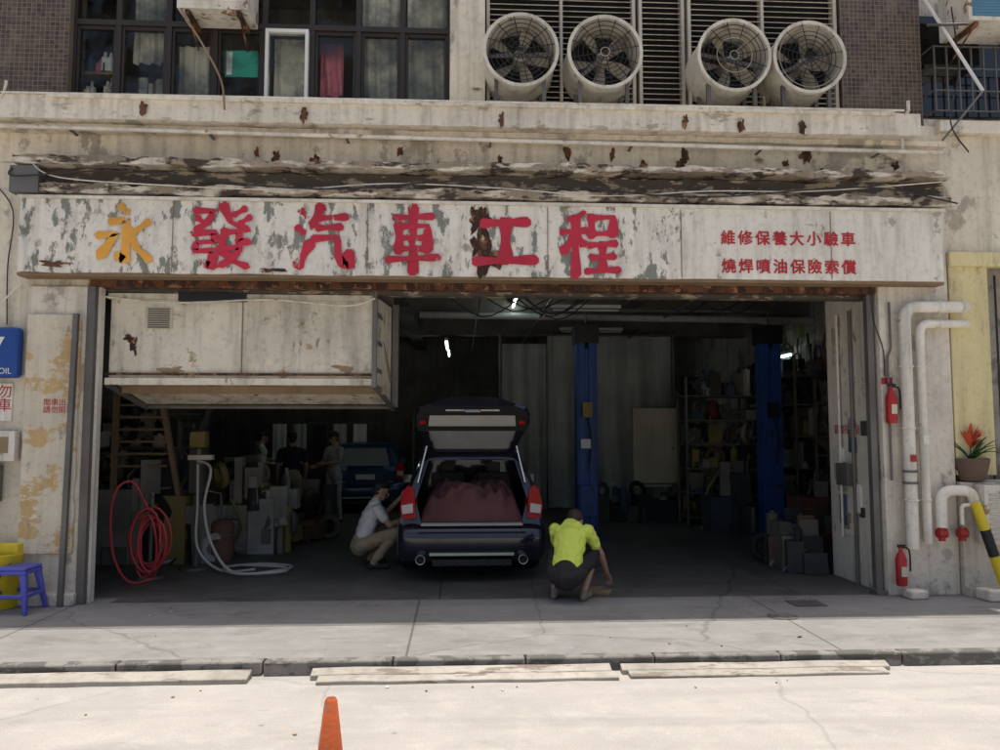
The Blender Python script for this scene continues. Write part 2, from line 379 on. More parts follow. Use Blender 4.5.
def squat(name,loc,rot,mats,arms,headc,headf,sleeves=.55,bare=True,lift=0):
    f=Fig()
    hipz=.27+lift
    pel=V((0,-.13,hipz));ch=V((0,.08,.60+lift));nk=V((0,.20,.75+lift))
    if headc[2]>.9: ch=V((0,0,.62+lift));nk=V((0,.06,.80+lift))
    f.cap(pel,pel.lerp(ch,.35),.155,.135,'trouser',.8,(1,0,0))
    f.cap(pel.lerp(ch,.22),ch,.150,.165,'shirt',.72,(1,0,0));f.cap(ch,ch.lerp(nk,.55),.175,.135,'shirt',.66,(1,0,0))
    f.cap(ch.lerp(nk,.4)+V((-.11,0,0)),ch.lerp(nk,.4)+V((.11,0,0)),.078,.078,'shirt')
    f.cap(nk-V((0,.03,.04)),V(headc)-V((0,.02,.05)),.058,.052,'skin')
    for sx in (-1,1):
        hip=V((sx*.10,-.13,hipz));kn=V((sx*.21,.27,.43+lift*.6));an=V((sx*.15,.02,.09))
        f.cap(hip,kn,.098,.070,'trouser')
        if bare: f.cap(kn,kn.lerp(an,.3),.066,.060,'trouser');f.cap(kn.lerp(an,.2),an,.052,.036,'skin')
        else: f.cap(kn,an,.070,.052,'trouser')
        f.cap(an,an+V((0,-.03,-.045)),.038,.036,'shoe')
        f.cap(an+V((0,-.05,-.052)),an+V((sx*.03,.17,-.055)),.036,.038,'shoe',.8,(0,0,1))
    for (sh,el,wr,hd,th),sx in zip(arms,(-1,1)):
        sh,el,wr=V(sh),V(el),V(wr)
        f.cap(sh,sh.lerp(el,sleeves),.068,.062,'shirt');f.cap(sh.lerp(el,sleeves*.6),el,.046,.040,'skin');f.cap(el,wr,.040,.027,'skin')
        f.hand(wr,hd,th,.6)
    f.head(headc,(0,0,1),headf)
    return f.build(name,loc,rot,mats)
base=dict(skin=M['skin'],hair=M['hair'],eye=M['eye'],lip=M['lip'],shirt=M['yshirt'],trouser=M['shorts'],shoe=M['shoe'])
m1=dict(base);m1['hair']=M['hairb'];m1['shoe']=M['sole']
squat('crouching_man',(1.12,-.10,0),-.35,m1,[((-.17,.16,.68),(-.22,.38,.46),(-.10,.52,.25),(.15,.5,-.8),(1,.2,0)),((.17,.16,.68),(.27,.36,.42),(.30,.55,.20),(.1,.6,-.7),(-1,.2,0))],(0,.335,.755),(0,.66,-.75))
m2=dict(base);m2['shirt']=M['wshirt'];m2['trouser']=M['khaki']
squat('crouching_mechanic',(-1.12,1.95,0),-math.pi/2+.25,m2,[((-.17,.05,.74),(-.20,.22,.66),(-.12,.40,.86),(0,.8,.4),(0,-.3,.8)),((.17,.05,.74),(.24,.20,.55),(.16,.42,.62),(0,.9,.1),(0,0,1))],(0,.12,.96),(0,.95,-.3),bare=False,lift=.03)
def stand(name,loc,rot,mats,arms=None):
    f=Fig()
    f.cap((0,0,.93),(0,0,1.02),.145,.135,'trouser',.72,(1,0,0));f.cap((0,0,.98),(0,.01,1.28),.135,.165,'shirt',.66,(1,0,0));f.cap((-.12,0,1.38),(.12,0,1.38),.07,.07,'shirt');f.cap((0,0,1.25),(0,0,1.36),.16,.13,'shirt',.62,(1,0,0))
    f.cap((0,0,1.38),(0,.01,1.52),.058,.052,'skin')
    for i,sx in enumerate((-1,1)):
        hip=V((sx*.09,0,.90));kn=V((sx*.12,.03+.03*sx,.49));an=V((sx*.13,0+.04*sx,.09))
        f.cap(hip,kn,.092,.066,'trouser');f.cap(kn,an,.066,.050,'trouser');f.cap(an+V((0,-.04,-.05)),an+V((sx*.02,.17,-.055)),.038,.036,'shoe',.8,(0,0,1));f.cap(an,an+V((0,0,-.04)),.04,.04,'shoe')
        sh=V((sx*.19,0,1.37));el,wr,hd=(V((sx*.25,.0,1.10)),V((sx*.24,.10,.87)),V((0,.15,-1))) if not arms else arms[i]
        f.cap(sh,V(sh).lerp(V(el),.55),.065,.058,'shirt');f.cap(V(sh).lerp(V(el),.4),el,.045,.040,'skin');f.cap(el,wr,.040,.027,'skin');f.hand(wr,hd,(0,1,0) if not arms else (0,0,1),.35)
    f.head((0,.03,1.60),(0,0,1),(0,.97,-.2))
    return f.build(name,loc,rot,mats,.0095)
m3=dict(base);m3['shirt']=M['bshirt'];m3['trouser']=M['khaki']
stand('standing_mechanic',(-2.95,5.8,0),.4,m3)
m4=dict(base);m4['shirt']=M['gshirt'];m4['trouser']=M['gshirt']
s2=stand('standing_man',(-2.40,7.0,0),2.4,m4,[(V((-.30,.12,1.15)),V((-.12,.32,1.12)),V((.5,.6,0))),(V((.27,.05,1.10)),V((.22,.28,1.05)),V((-.3,.8,0)))])
o=s2.copy();o.name='standing_man';bpy.context.collection.objects.link(o);o.location=(-4.1,8.2,0);o.rotation_euler=(0,0,-1.2)
# ---------------------------------------------------------------- car
def apply_bool(o,cutters):
    for c in cutters:
        m=o.modifiers.new('cut','BOOLEAN');m.operation='DIFFERENCE';m.object=c;m.solver='EXACT'
    dg=bpy.context.evaluated_depsgraph_get();me=bpy.data.meshes.new_from_object(o.evaluated_get(dg))
    o.modifiers.clear();o.data=me
    for c in cutters: bpy.data.objects.remove(c)
    me.shade_smooth();me.set_sharp_from_angle(angle=math.radians(28))
def car(name,loc,rot,paint,opened):
    E=empty(name);mb=MB()
    SEC=[(.05,.42,.80,.56,.95,1.41,.30),(.25,.56,.85,.60,.95,1.465,.25),(.9,1.0,.87,.62,.93,1.485,.22),(1.9,1.8,.875,.62,.91,1.485,.22),(2.9,2.35,.87,.60,.90,1.455,.22),(3.55,3.30,.86,.64,.88,.97,.22),(4.2,4.15,.84,.6,.79,.86,.22),(4.6,4.55,.74,.5,.66,.75,.30)]
    rings=[]
    for y,yt,w,rw,bz,rz,zb in SEC:
        half=[(w-.10,zb),(w-.01,zb+.08),(w,.48),(w-.005,.64),(w-.03,bz-.07),(w-.06,bz),((w-.06+rw)/2+.02,(bz+rz-.05)/2),(rw,rz-.05),(rw-.06,rz-.012),(rw*.5,rz+.008)]
        full=half+[(0,rz+.015)]+[(-a,b) for a,b in half[::-1]]
        rings.append([mb.v((a,y+(yt-y)*max(0,(b-.6)/(rz-.6)),b)) for a,b in full])
    n=len(rings[0])
    for k,(A,B) in enumerate(zip(rings,rings[1:])):
        for i in range(n):
            gl=(i in (5,6,14,15) and 1<=k<=4) or (k==4 and 5<=i<=15)
            if k==4 and i in(5,6,14,15): gl=i in (6,14)
            mb.face([A[i],A[(i+1)%n],B[(i+1)%n],B[i]],M['cglass'] if gl else paint)
    mb.face(rings[0][::-1],paint);mb.face(rings[-1],paint)
    body=mb.obj('body',E)
    cuts=[]
    for yy in (1.05,3.65):
        for sx in (-1,1):
            c=MB();c.cyl((sx*.62,yy,.33),(sx*1.0,yy,.33),.37,.37,M['trim'],36);cuts.append(c.obj('c'))
    if opened:
        c=MB();pr=[(-.58,.64),(.58,.64),(.66,.92),(.525,1.375),(-.525,1.375),(-.66,.92)]
        A=[c.v((a,-.3,b)) for a,b in pr];B=[c.v((a*.93,2.6,b)) for a,b in pr];c.skin([A,B],M['liner'])
        c.bm.faces.ensure_lookup_table()
        for f in c.bm.faces:
            if all(v.co.z>1.3 for v in f.verts): f.material_index=c.mi(M['headl'])
        cuts.append(c.obj('c'))
    apply_bool(body,cuts)
    mb=MB()
    for yy in (1.05,3.65):
        for sx in (-1,1):
            c=(sx*.65,yy,.325)
            mb.lathe(c,(sx,0,0),[(0,.2),(0,.30),(.02,.322),(.19,.322),(.215,.30),(.215,.22)],M['tire'],32)
            mb.lathe(c,(sx,0,0),[(.0,.0),(.20,.05),(.21,.04),(.19,.22),(.215,.225)],M['chrome'],10)
    mb.obj('wheels',E)
    mb=MB();rg=[]
    prof=[(.16,.66),(.02,.645),(-.045,.60),(-.06,.50),(-.05,.40),(-.03,.30),(.02,.235),(.16,.23)]
    for k in range(25):
        t=-1+2*k/24;x=.865*math.sin(t*math.pi/2);cy=.30*abs(t)**5
        rg.append([mb.v((x*(1-.03*(q[1]<.3)),q[0]+cy,q[1])) for q in prof])
    mb.skin(rg,paint);mb.obj('rear_bumper',E,ang=50)
    mb=MB();mb.box(-.45,.45,-.055,.10,.20,.27,M['trim']);mb.box(-.48,.48,-.075,-.04,.315,.345,M['pale']);mb.box(-.60,.60,-.068,-.05,.395,.402,M['trim'])
    for k in range(5): mb.box(-.36+k*.18,-.345+k*.18,-.07,.05,.19,.26,M['trim'])
    mb.box(-.58,.58,-.035,.14,.645,.668,M['headl'])
    mb.box(-.62,.62,-.069,-.05,.575,.580,M['trim'])
    for sx in (-1,1):
        mb.lathe((sx*.58,-.10,.275),(0,1,0),[(.12,.04),(0,.045),(-.005,.052),(.0,.056),(.16,.052)],M['chrome'],22);mb.lathe((sx*.58,-.03,.275),(0,1,0),[(0,.0),(0,.044)],M['black'],16)
        mb.box(sx*.70-.06,sx*.70+.06,-.03+.02,.0,.46,.49,M['tail'])
        ol=[(.645,.73),(.80,.70),(.835,.84),(.80,1.03),(.735,1.09),(.685,1.06),(.655,.90)]
        def yy(x): return .015+max(0,(x-.66))*.75
        def zz(z): return max(0,z-.75)*.38
        A=[mb.v((sx*a,yy(a)+zz(b),b)) for a,b in ol];B=[mb.v((sx*(a-.02),yy(a)+.22+zz(b),b)) for a,b in ol]
        mb.skin([A,B] if sx>0 else [A[::-1],B[::-1]],M['tail'])
        ol=[(.67,.79),(.80,.765),(.815,.86),(.68,.89)]
        mb.poly([(sx*a,yy(a)+zz(b)-.006,b) for a,b in ol],M['clear'])
        mb.box(sx*.93-.07,sx*.93+.07,2.95,3.05,.95,1.07,paint)
        mb.box(sx*.872-.006,sx*.872+.006,1.4,3.2,.30,.34,M['trim'])
        mb.tube([(sx*.57,.5,1.50),(sx*.585,1.0,1.53),(sx*.585,2.0,1.53),(sx*.57,2.35,1.49)],.012,M['trim'],6)
    mb.obj('rear_trim',E,bevel=.006)
    hinge=V((0,.44,1.44))
    if opened: d=V((0,-.80,.585)).normalized();nn=V((0,.585,.80)).normalized()
    else: d=V((0,-.40,-.80)).normalized();nn=V((0,-.80,.40)).normalized()
    def hp(x,s,q=0,bulge=0): return hinge+V((x,0,0))+d*s+nn*(q-bulge)
    SS=[(0,.49),(.10,.53),(.25,.56),(.42,.60),(.52,.635),(.64,.655),(.82,.645),(.93,.60),(.985,.48)]
    mb=MB();vo=[]
    for s,w in SS:
        cur=.05*(s>.55)
        vo.append([hp(w,s,.0),hp(w*.6,s,.045+cur),hp(0,s,.055+cur),hp(-w*.6,s,.045+cur),hp(-w,s,.0)])
    for i in range(4,8):
        for j in range(4): mb.poly([vo[i][j],vo[i][j+1],vo[i+1][j+1],vo[i+1][j]],paint)
    for i in range(4,8):
        w0,w1=SS[i][1]-.02,SS[i+1][1]-.02;s0,s1=SS[i][0],SS[i+1][0]
        m=M['trim']
        mb.poly([hp(w0,s0,-.03),hp(-w0,s0,-.03),hp(-w1,s1,-.03),hp(w1,s1,-.03)],m)
        mb.poly([hp(w0,s0,-.03),hp(w1,s1,-.03),vo[i+1][0],vo[i][0]],paint);mb.poly([hp(-w0,s0,-.03),hp(-w1,s1,-.03),vo[i+1][4],vo[i][4]],paint)
    mb.poly([hp(.46,.985,-.03),hp(-.46,.985,-.03),vo[8][4],vo[8][3],vo[8][2],vo[8][1],vo[8][0]],paint)
    for sx in (-1,1):
        for i in range(4):
            s0,w0=SS[i];s1,w1=SS[i+1];h0,h1=w0-.085,w1-.10
            mb.skin([[mb.v(hp(sx*w0,s0,.0)),mb.v(hp(sx*h0,s0,.04)),mb.v(hp(sx*h0,s0,-.02)),mb.v(hp(sx*(w0-.02),s0,-.03))],[mb.v(hp(sx*w1,s1,.0)),mb.v(hp(sx*h1,s1,.04)),mb.v(hp(sx*h1,s1,-.02)),mb.v(hp(sx*(w1-.02),s1,-.03))]],paint)
    mb.skin([[mb.v(hp(x,0,.03)),mb.v(hp(x,.09,.04)),mb.v(hp(x,.09,-.02)),mb.v(hp(x,0,-.03))] for x in (-.5,.5)],paint)
    mb.obj('tailgate_shell',E,ang=40)
    mb=MB();mb.poly([hp(-.44,.05,.02),hp(.44,.05,.02),hp(.53,.58,.02),hp(-.53,.58,.02)],M['hglass']);mb.obj('tailgate_glass',E)
    mb=MB()
    if opened:
        mb.poly([hp(-.50,.62,-.036),hp(.50,.62,-.036),hp(.48,.82,-.036),hp(-.48,.82,-.036)],M['headl'])  # pale inner panel, also stands in for the bright reflection on the glass
        mb.poly([hp(-.30,.90,-.036),hp(.30,.90,-.036),hp(.30,.93,-.036),hp(-.30,.93,-.036)],M['clear'])
        for sx in (-1,1):
            mb.poly([hp(sx*.53,.66,-.037),hp(sx*.60,.66,-.037),hp(sx*.59,.73,-.037),hp(sx*.53,.73,-.037)],M['tail'])
            mb.tube([hp(sx*.53,.22,-.03),V((sx*.63,.20,1.12))],.011,M['chrome'],8)
        mb.tube([hp(-.08,.95,-.04),hp(-.08,.95,-.08),hp(.08,.95,-.08),hp(.08,.95,-.04)],.012,M['chrome'],8)
    else: mb.poly([hp(-.2,.75,.11),hp(.2,.75,.11),hp(.2,.87,.11),hp(-.2,.87,.11)],M['clear'])
    mb.obj('tailgate_trim',E)
    if opened:
        mb=MB();rows=[];nx,ny=60,36
        for j in range(ny+1):
            r_=[]
            for i in range(nx+1):
                u=i/nx*2-1;t=j/ny
                x=u*.60;y=.10+t*1.0
                edge=max(0,1-abs(u)**6)*min(1,t*7+.0)**.6
                z=.675+edge*(.38+.12*noise.noise(V((x*3,y*2,1)))+.09*noise.noise(V((x*8,y*7,3)))+.04*math.sin(x*22+8*noise.noise(V((x*3,y*4,7)))))
                r_.append(mb.v((x,y-.06*edge*noise.noise(V((x*9,y*3,5))),min(z,1.2))))
            rows.append(r_)
        mb.skin(rows,M['cover'],closed=False);mb.obj('cargo_cover',E,ang=180)
        mb=MB()
        for sx in (-1,1):
            mb.box(sx*.30-.22,sx*.30+.22,1.35,1.5,.7,1.18,M['liner']);mb.box(sx*.30-.1,sx*.30+.1,1.38,1.46,1.19,1.32,M['liner'])
        mb.obj('rear_seats',E,bevel=.03)
    E.location=loc;E.rotation_euler=(0,0,rot);return E
car('hatchback_car',(.145,.86,0),0,M['paint'],True)
car('parked_car',(-2.0,8.6,0),.12,M['paint2'],False)
# ---------------------------------------------------------------- ground
mb=MB()
mb.poly([(-250,-250,-.1),(250,-250,-.1),(250,250,-.1),(-250,250,-.1)],M['road']);mb.obj('road')
mb=MB();mb.box(-30,30,-2.0,-.002,-.3,0,M['pave'])
mb.box(-30,-3.5,-.001,.24,-.3,.0,M['pave']);mb.box(4.4,30,-.001,.24,-.3,.0,M['pave']);mb.obj('pavement')
mb=MB()
x=-30
while x<30:
    L=.95+rnd.random()*.15;mb.box(x+.006,x+L-.006,-2.10-rnd.random()*.012,-2.002,-.25,.003+rnd.random()*.004,M['kerb']);x+=L
mb.obj('kerb',bevel=.015)
mb=MB()
def plank(x0,x1,y0,y1,z0,z1):
    n=max(2,int((x1-x0)/.15));rg=[]
    for i in range(n+1):
        x=x0+(x1-x0)*i/n;a=.008*noise.noise(V((x*2,3,1)));b=.02*noise.noise(V((x*3,7,2)))
        rg.append([mb.v((x,y1,-.12)),mb.v((x,y1,z1+a)),mb.v((x,y0+b,z0+a)),mb.v((x,y0+b,-.12))])
    mb.skin(rg,M['plank'])
plank(-7,-3.6,-2.28,-2.13,-.07,-.045);plank(-3.57,-1.52,-2.28,-2.13,-.065,-.04)
plank(-1.08,1.14,-2.23,-2.13,-.06,-.035);plank(-1.02,1.17,-2.34,-2.24,-.075,-.06)
plank(1.22,3.28,-2.21,-2.13,-.065,-.04);plank(1.26,3.22,-2.31,-2.22,-.08,-.065)
mb.obj('kerb_ramp',bevel=.006)
# ---------------------------------------------------------------- building
G=empty('garage_building')
mb=MB();mb.box(-6.4,6.5,.241,13,-.2,-.001,M['floor']);mb.box(-3.5,4.4,0,.24,-.2,-.001,M['floor']);mb.obj('garage_floor',G)
mb=MB()
W=M['wall']
mb.box(-12,-3.82,0,.35,-.001,4.5,W)
mb.box(-3.82,4.5,.0,.35,3.24,4.5,W)
mb.box(4.5,5.28,-.06,1.15,-.001,4.5,M['pillar'])
mb.box(-12,5.3,-.02,.4,4.501,5.09,W)
mb.obj('front_wall',G,bevel=.01)
mb=MB()
n=26;rg=[]
for i in range(n+1):
    z=.50+2.4*i/n;a=.012*noise.noise(V((z*4,1,1)));b=.014*noise.noise(V((z*5,5,1)))
    rg.append([mb.v((-4.36+a,0,z)),mb.v((-4.36+a,-.10,z)),mb.v((-3.84+b,-.10,z)),mb.v((-3.84+b,0,z))])
mb.skin(rg,M['plaster']);mb.obj('peeling_plaster_panel',G,bevel=.01)
mb=MB();mb.box(-4.40,-3.80,-.045,0,0,3.2,M['pillar']);mb.box(-4.42,-3.79,-.12,0,0,.12,M['pillar']);mb.obj('left_pilaster',G,bevel=.012)
mb=MB();mb.box(-3.8,4.49,-.03,.10,3.20,3.27,M['rust']);mb.box(-3.8,4.49,.12,.30,3.17,3.23,M['grime']);mb.obj('lintel_strip',G,bevel=.006)
def ragged(mb,x0,x1,y0,y1,z0,z1,m,dz=.01,step=.09):
    n=int((x1-x0)/step);rings=[]
    for i in range(n+1):
        x=x0+(x1-x0)*i/n
        a=noise.noise(V((x*1.7,1,z0)))*dz+noise.noise(V((x*7,4,z0)))*dz*.8;b=noise.noise(V((x*2.3,9,z0)))*dz+noise.noise(V((x*9,9,z0)))*dz*.8
        c=noise.noise(V((x*5,13,z0)))*dz
        rings.append([mb.v((x,y1,z0)),mb.v((x,y0+c,z0+a)),mb.v((x,y0+c,z1+b)),mb.v((x,y1,z1+b*.2))])
    mb.skin(rings,m)
mb=MB()
ragged(mb,-12,4.9,-.30,-.018,4.86,5.10,M['cornice'],.014)
ragged(mb,-12,5.28,-.16,-.018,4.80,4.858,M['wall'],.01)
ragged(mb,-4.15,4.6,-.34,-.29,5.06,5.10,M['cornice'],.008)
mb.obj('cornice',G,smooth=True,ang=30)
mb=MB()
ragged(mb,-4.45,5.2,-.34,0,4.385,4.46,M['ledge'],.03,.05)
ragged(mb,-4.45,5.2,-.18,0,4.20,4.375,M['grime'],.03,.05)
ragged(mb,-4.30,5.2,-.30,-.03,4.10,4.19,M['ledge'],.03,.05)
mb.box(-4.48,-4.2,-.32,-.02,4.09,4.36,M['steel'])
mb.obj('sign_canopy_ledge',G,smooth=True,ang=30)
# rust-stained holes in the concrete band
mb=MB();rb=random.Random(3)
for k in range(16):
    x=rb.uniform(-4.4,5.1);z=rb.uniform(4.55,4.72);s_=rb.uniform(.015,.05);mb.blob(x,z,s_,s_*rb.uniform(.8,2.2),-.0225-.0004*k,M['rust'],k)
for x,z in ((.42,4.93),(2.35,4.95),(-1.6,4.93),(3.6,4.92),(-3.2,4.97),(2.95,4.92)): mb.blob(x,z,.035,.07,-.322,M['rust'],x)
mb.obj('rust_spots',G)
mb=MB()
MO=M['mosaic']
mb.box(-12,-4.15,.05,.4,5.09,14.0,MO);mb.box(-.12,.26,.0,.4,5.091,14.0,M['wall']);mb.box(4.24,5.16,.05,.4,5.09,14.0,MO)
mb.box(-4.15,-.12,.12,.4,5.09,5.235,W)
for z in (6.95,9.6,12.2):
    mb.box(-4.15,-.12,.02,.4,z,z+1.0,W);mb.box(.26,4.24,.02,.4,z,z+1.0,W)
mb.box(-4.15,-.12,.02,.4,13.2,14,W);mb.box(.26,4.24,.02,.4,13.2,14,W)
mb.box(-12,5.16,.4,12,13.6,14.0,M['ceil'])
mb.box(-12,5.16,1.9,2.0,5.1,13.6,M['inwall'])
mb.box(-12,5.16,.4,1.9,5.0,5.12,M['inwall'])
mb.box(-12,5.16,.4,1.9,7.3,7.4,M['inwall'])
mb.obj('upper_storeys',G)
mb=MB()
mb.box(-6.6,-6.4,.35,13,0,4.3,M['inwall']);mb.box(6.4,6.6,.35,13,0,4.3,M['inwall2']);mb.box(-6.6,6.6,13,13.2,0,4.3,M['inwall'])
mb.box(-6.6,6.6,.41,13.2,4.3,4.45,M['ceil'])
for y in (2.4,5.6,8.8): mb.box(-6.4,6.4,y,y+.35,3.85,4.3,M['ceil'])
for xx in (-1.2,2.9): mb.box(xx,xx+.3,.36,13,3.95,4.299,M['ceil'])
mb.box(4.62,6.39,.37,.6,0,4.29,M['inwall2'])
mb.box(-.95,-.80,1.08,1.25,2.05,4.29,M['inwall'])
mb.obj('interior_shell',G)
mb=MB();Fm=M['frame']
xs=[-4.15,-3.68,-3.15,-2.66,-2.13,-1.62,-1.12,-.64,-.12]
z0,z1=5.24,6.94
for i,xx in enumerate(xs): mb.box(xx-.03,xx+.03,.14,.24,z0,z1,Fm)
mb.box(-4.15,-.12,.13,.25,z0,z0+.05,Fm);mb.box(-4.15,-.12,.135,.245,6.08,6.14,Fm);mb.box(-4.15,-.12,.13,.25,z1-.05,z1,Fm)
for i in range(8):
    a,b=xs[i]+.03,xs[i+1]-.03
    for q in (a,b-.03): mb.box(q,q+.03,.16,.22,z0+.05,6.08,Fm)
    mb.box(a+.03,b-.03,.16,.22,z0+.05,z0+.09,Fm);mb.box(a+.03,b-.03,.16,.22,6.04,6.08,Fm)
mb.obj('window_frames',G,bevel=.004)
mb=MB()
for i in range(8):
    a,b=xs[i]+.03,xs[i+1]-.03
    if i==4: continue
    mb.box(a,b,.187,.193,z0+.05,z1-.05,M['winglass'])
mb.obj('window_panes',G)
mb=MB();a,b=-2.11,-1.65
for q in (a,b-.035): mb.box(q,q+.035,.08,.17,5.26,6.06,M['whitef'])
mb.box(a+.035,b-.035,.08,.17,5.26,5.30,M['whitef']);mb.box(a+.035,b-.035,.08,.17,6.02,6.06,M['whitef']);mb.box(a+.035,b-.035,.12,.126,5.30,6.02,M['winglass'])
mb.obj('white_casement',G,bevel=.004)
mb=MB()
for i in range(18):
    xx=-4.06+rnd.random()*.3;hh=.12+rnd.random()*.16;zz=5.31 if i%2 else 5.62
    m=[M['vwhite'],JK[11],JK[9],M['beige'],M['cloth1'],M['vwhite']][i%6];yy_=.28+.04*(i%3);mb.cyl((xx,yy_,zz),(xx,yy_,zz+hh*.7),.04,.04,m,10);mb.cyl((xx,yy_,zz+hh*.7),(xx,yy_,zz+hh),.018,.015,m,8)
for i in range(7):
    xx=-3.6+rnd.random()*.38;hh=.12+rnd.random()*.2;m=[M['vwhite'],JK[11],M['cardboard'],M['beige']][i%4];mb.box(xx,xx+.08,.28+.01*i,.34+.01*i,5.305,5.305+hh,m)
mb.box(-4.1,-3.7,.25,.38,5.58,5.61,M['wood'])
mb.obj('bottles',G)
def curtain(mb,x0,x1,y,z0,z1,m,amp=.03,fr=9,n=40,ph=0):
    rows=[]
    for j in range(9):
        z=z1+(z0-z1)*j/8
        rows.append([mb.v((x0+(x1-x0)*i/n,y+amp*(math.sin(i/n*fr*6.28+ph+.6*math.sin(j*.5))+.7*noise.noise(V((i/n*6,j*.35,ph))))*(0.4+.6*j/8),z)) for i in range(n+1)])
    mb.skin(rows,m,closed=False)
mb=MB()
curtain(mb,-1.10,-.68,.30,5.3,6.9,M['curt2'],fr=4);curtain(mb,-.60,-.16,.31,5.3,6.9,M['curt3'],fr=3)
curtain(mb,-1.55,-1.30,.28,5.4,6.0,M['cloth1'],fr=2);curtain(mb,-3.60,-3.25,.34,5.75,6.9,M['curt2'],fr=3)
curtain(mb,-3.1,-2.75,.32,5.3,5.95,M['curt2'],fr=3);curtain(mb,-2.06,-1.70,.30,5.3,6.05,M['curt3'],.015,fr=3)
mb.box(-2.58,-2.22,.24,.25,5.58,5.88,M['green']);mb.box(-2.56,-2.50,.23,.238,5.6,5.86,M['vwhite'])
mb.obj('curtains_and_cloth',G)
mb=MB();L=M['louver']
for x0,x1,zb in ((.28,1.93,5.3),(1.97,2.48,5.12),(2.52,4.22,5.3)):
    z=zb+.02
    while z<6.9:
        mb.box(x0+.03,x1-.03,.10,.18,z,z+.008,L,rx=math.radians(28));z+=.062
    for q in (x0,x1-.035): mb.box(q,q+.035,.085,.2,zb-.02,6.94,L)
    if x1-x0>1: mb.box((x0+x1)/2-.015,(x0+x1)/2+.015,.09,.2,zb,6.94,L)
    mb.box(x0+.036,x1-.036,.09,.2,zb-.03,zb+.02,L)
mb.box(.27,4.23,.21,.22,5.12,6.94,M['trim']);mb.box(.3,1.9,.05,.2,5.10,5.27,W);mb.box(2.55,4.2,.05,.2,5.10,5.27,W)
mb.obj('louver_panels',G)
mb=MB()
for (a,b) in ((-4.15,-.12),(.26,4.24)):
    for z in (7.95,10.6):
        mb.box(a,b,.18,.2,z,z+1.65,M['cglass'])
        for k in range(9): mb.box(a+(b-a)*k/8-.025,a+(b-a)*k/8+.025,.13,.22,z,z+1.65,Fm)
mb.obj('upper_windows',G)
def fan(x,seed):
    z=5.66;r=random.Random(seed);E=empty('exhaust_fan');mb=MB()
    E.location=(x,0,z)
    D_=M['drum'];k=.375
    mb.lathe((0,.15,0),(0,-1,0),[(0,k-.02),(.0,k+.015),(.47,k+.0),(.49,k+.022),(.53,k+.022),(.53,k-.012),(.50,k-.02),(.10,k-.03)],D_,40)
    mb.obj('drum',E)
    mb=MB();mb.lathe((0,0,0),(0,-1,0),[(0,.0),(0,k-.03)],M['black'],32)
    mb.cyl((0,.02,0),(0,-.24,0),.075,.065,M['blade'],16)
    a0=r.random()*6
    for i in range(5):
        t=a0+i*2*math.pi/5
        def pt(rr,da,yy): return (rr*math.cos(t+da),yy,rr*math.sin(t+da))
        A=[mb.v(pt(.06,-.3,-.10)),mb.v(pt(.06,.35,-.19))];B=[mb.v(pt(.2,-.28,-.11)),mb.v(pt(.2,.30,-.19))];C=[mb.v(pt(.325,-.25,-.12)),mb.v(pt(.325,.20,-.17))]
        mb.face([A[0],A[1],B[1],B[0]],M['blade']);mb.face([B[0],B[1],C[1],C[0]],M['blade'])
    mb.obj('impeller',E)
    mb=MB()
    for i in range(1,8): mb.torus((0,-.375,0),(0,1,0),.047*i,.0045,M['black'] if r.random()<.8 else M['blade'],36,5)
    for i in range(6):
        t=i*math.pi/6+.2;mb.cyl((-.36*math.cos(t),-.372,-.36*math.sin(t)),(.36*math.cos(t),-.372,.36*math.sin(t)),.005,.005,M['black'],5)
    mb.box(-.36,.36,-.25,-.23,-.02,.02,M['steel'],ry=r.uniform(-.9,.9))
    mb.obj('guard',E)
    mb=MB()
    for q in (-.25,.25):
        mb.box(q-.02,q+.02,-.30,.1,-.56,-.53,M['steel']);mb.box(q-.02,q+.02,-.28,-.24,-.53,-.27,M['steel']);mb.box(q-.02,q+.02,.02,.06,-.53,-.27,M['steel'])
    mb.obj('stand',E)
for i,x in enumerate((.62,1.50,2.87,3.68)): fan(x,i)
# ---------------------------------------------------------------- signboard
S=empty('shop_signboard')
mb=MB();ragged(mb,-4.4,2.30,-.25,-.04,3.30,4.06,M['sign'],.008,.1);mb.obj('peeling_board',S,ang=30)
mb=MB();ragged(mb,2.302,5.12,-.25,-.04,3.30,4.06,M['signr'],.005,.1);mb.obj('plain_board',S,ang=30)
mb=MB();mb.box(-4.42,5.14,-.285,-.255,4.045,4.075,M['pipe']);mb.box(-4.42,5.14,-.22,-.03,3.27,3.297,M['wood'])
mb.blob(.20,3.84,.10,.17,-.2600,M['rust'],1.3,rag=.7);mb.blob(.28,3.50,.11,.16,-.2604,M['rust'],4.7,rag=.7);mb.blob(.16,3.62,.05,.13,-.2608,M['rust'],8.1,rag=.7)
mb.blob(-4.05,3.38,.16,.035,-.2600,M['rust'],2.2,rag=.6);mb.blob(-1.9,3.34,.10,.025,-.2600,M['rust'],6.2,rag=.6)
for xx in (-2.9,-.95,.9,2.30,3.9): mb.box(xx,xx+.006,-.258,-.2505,3.31,4.03,M['wood'])
mb.obj('sign_trim',S)
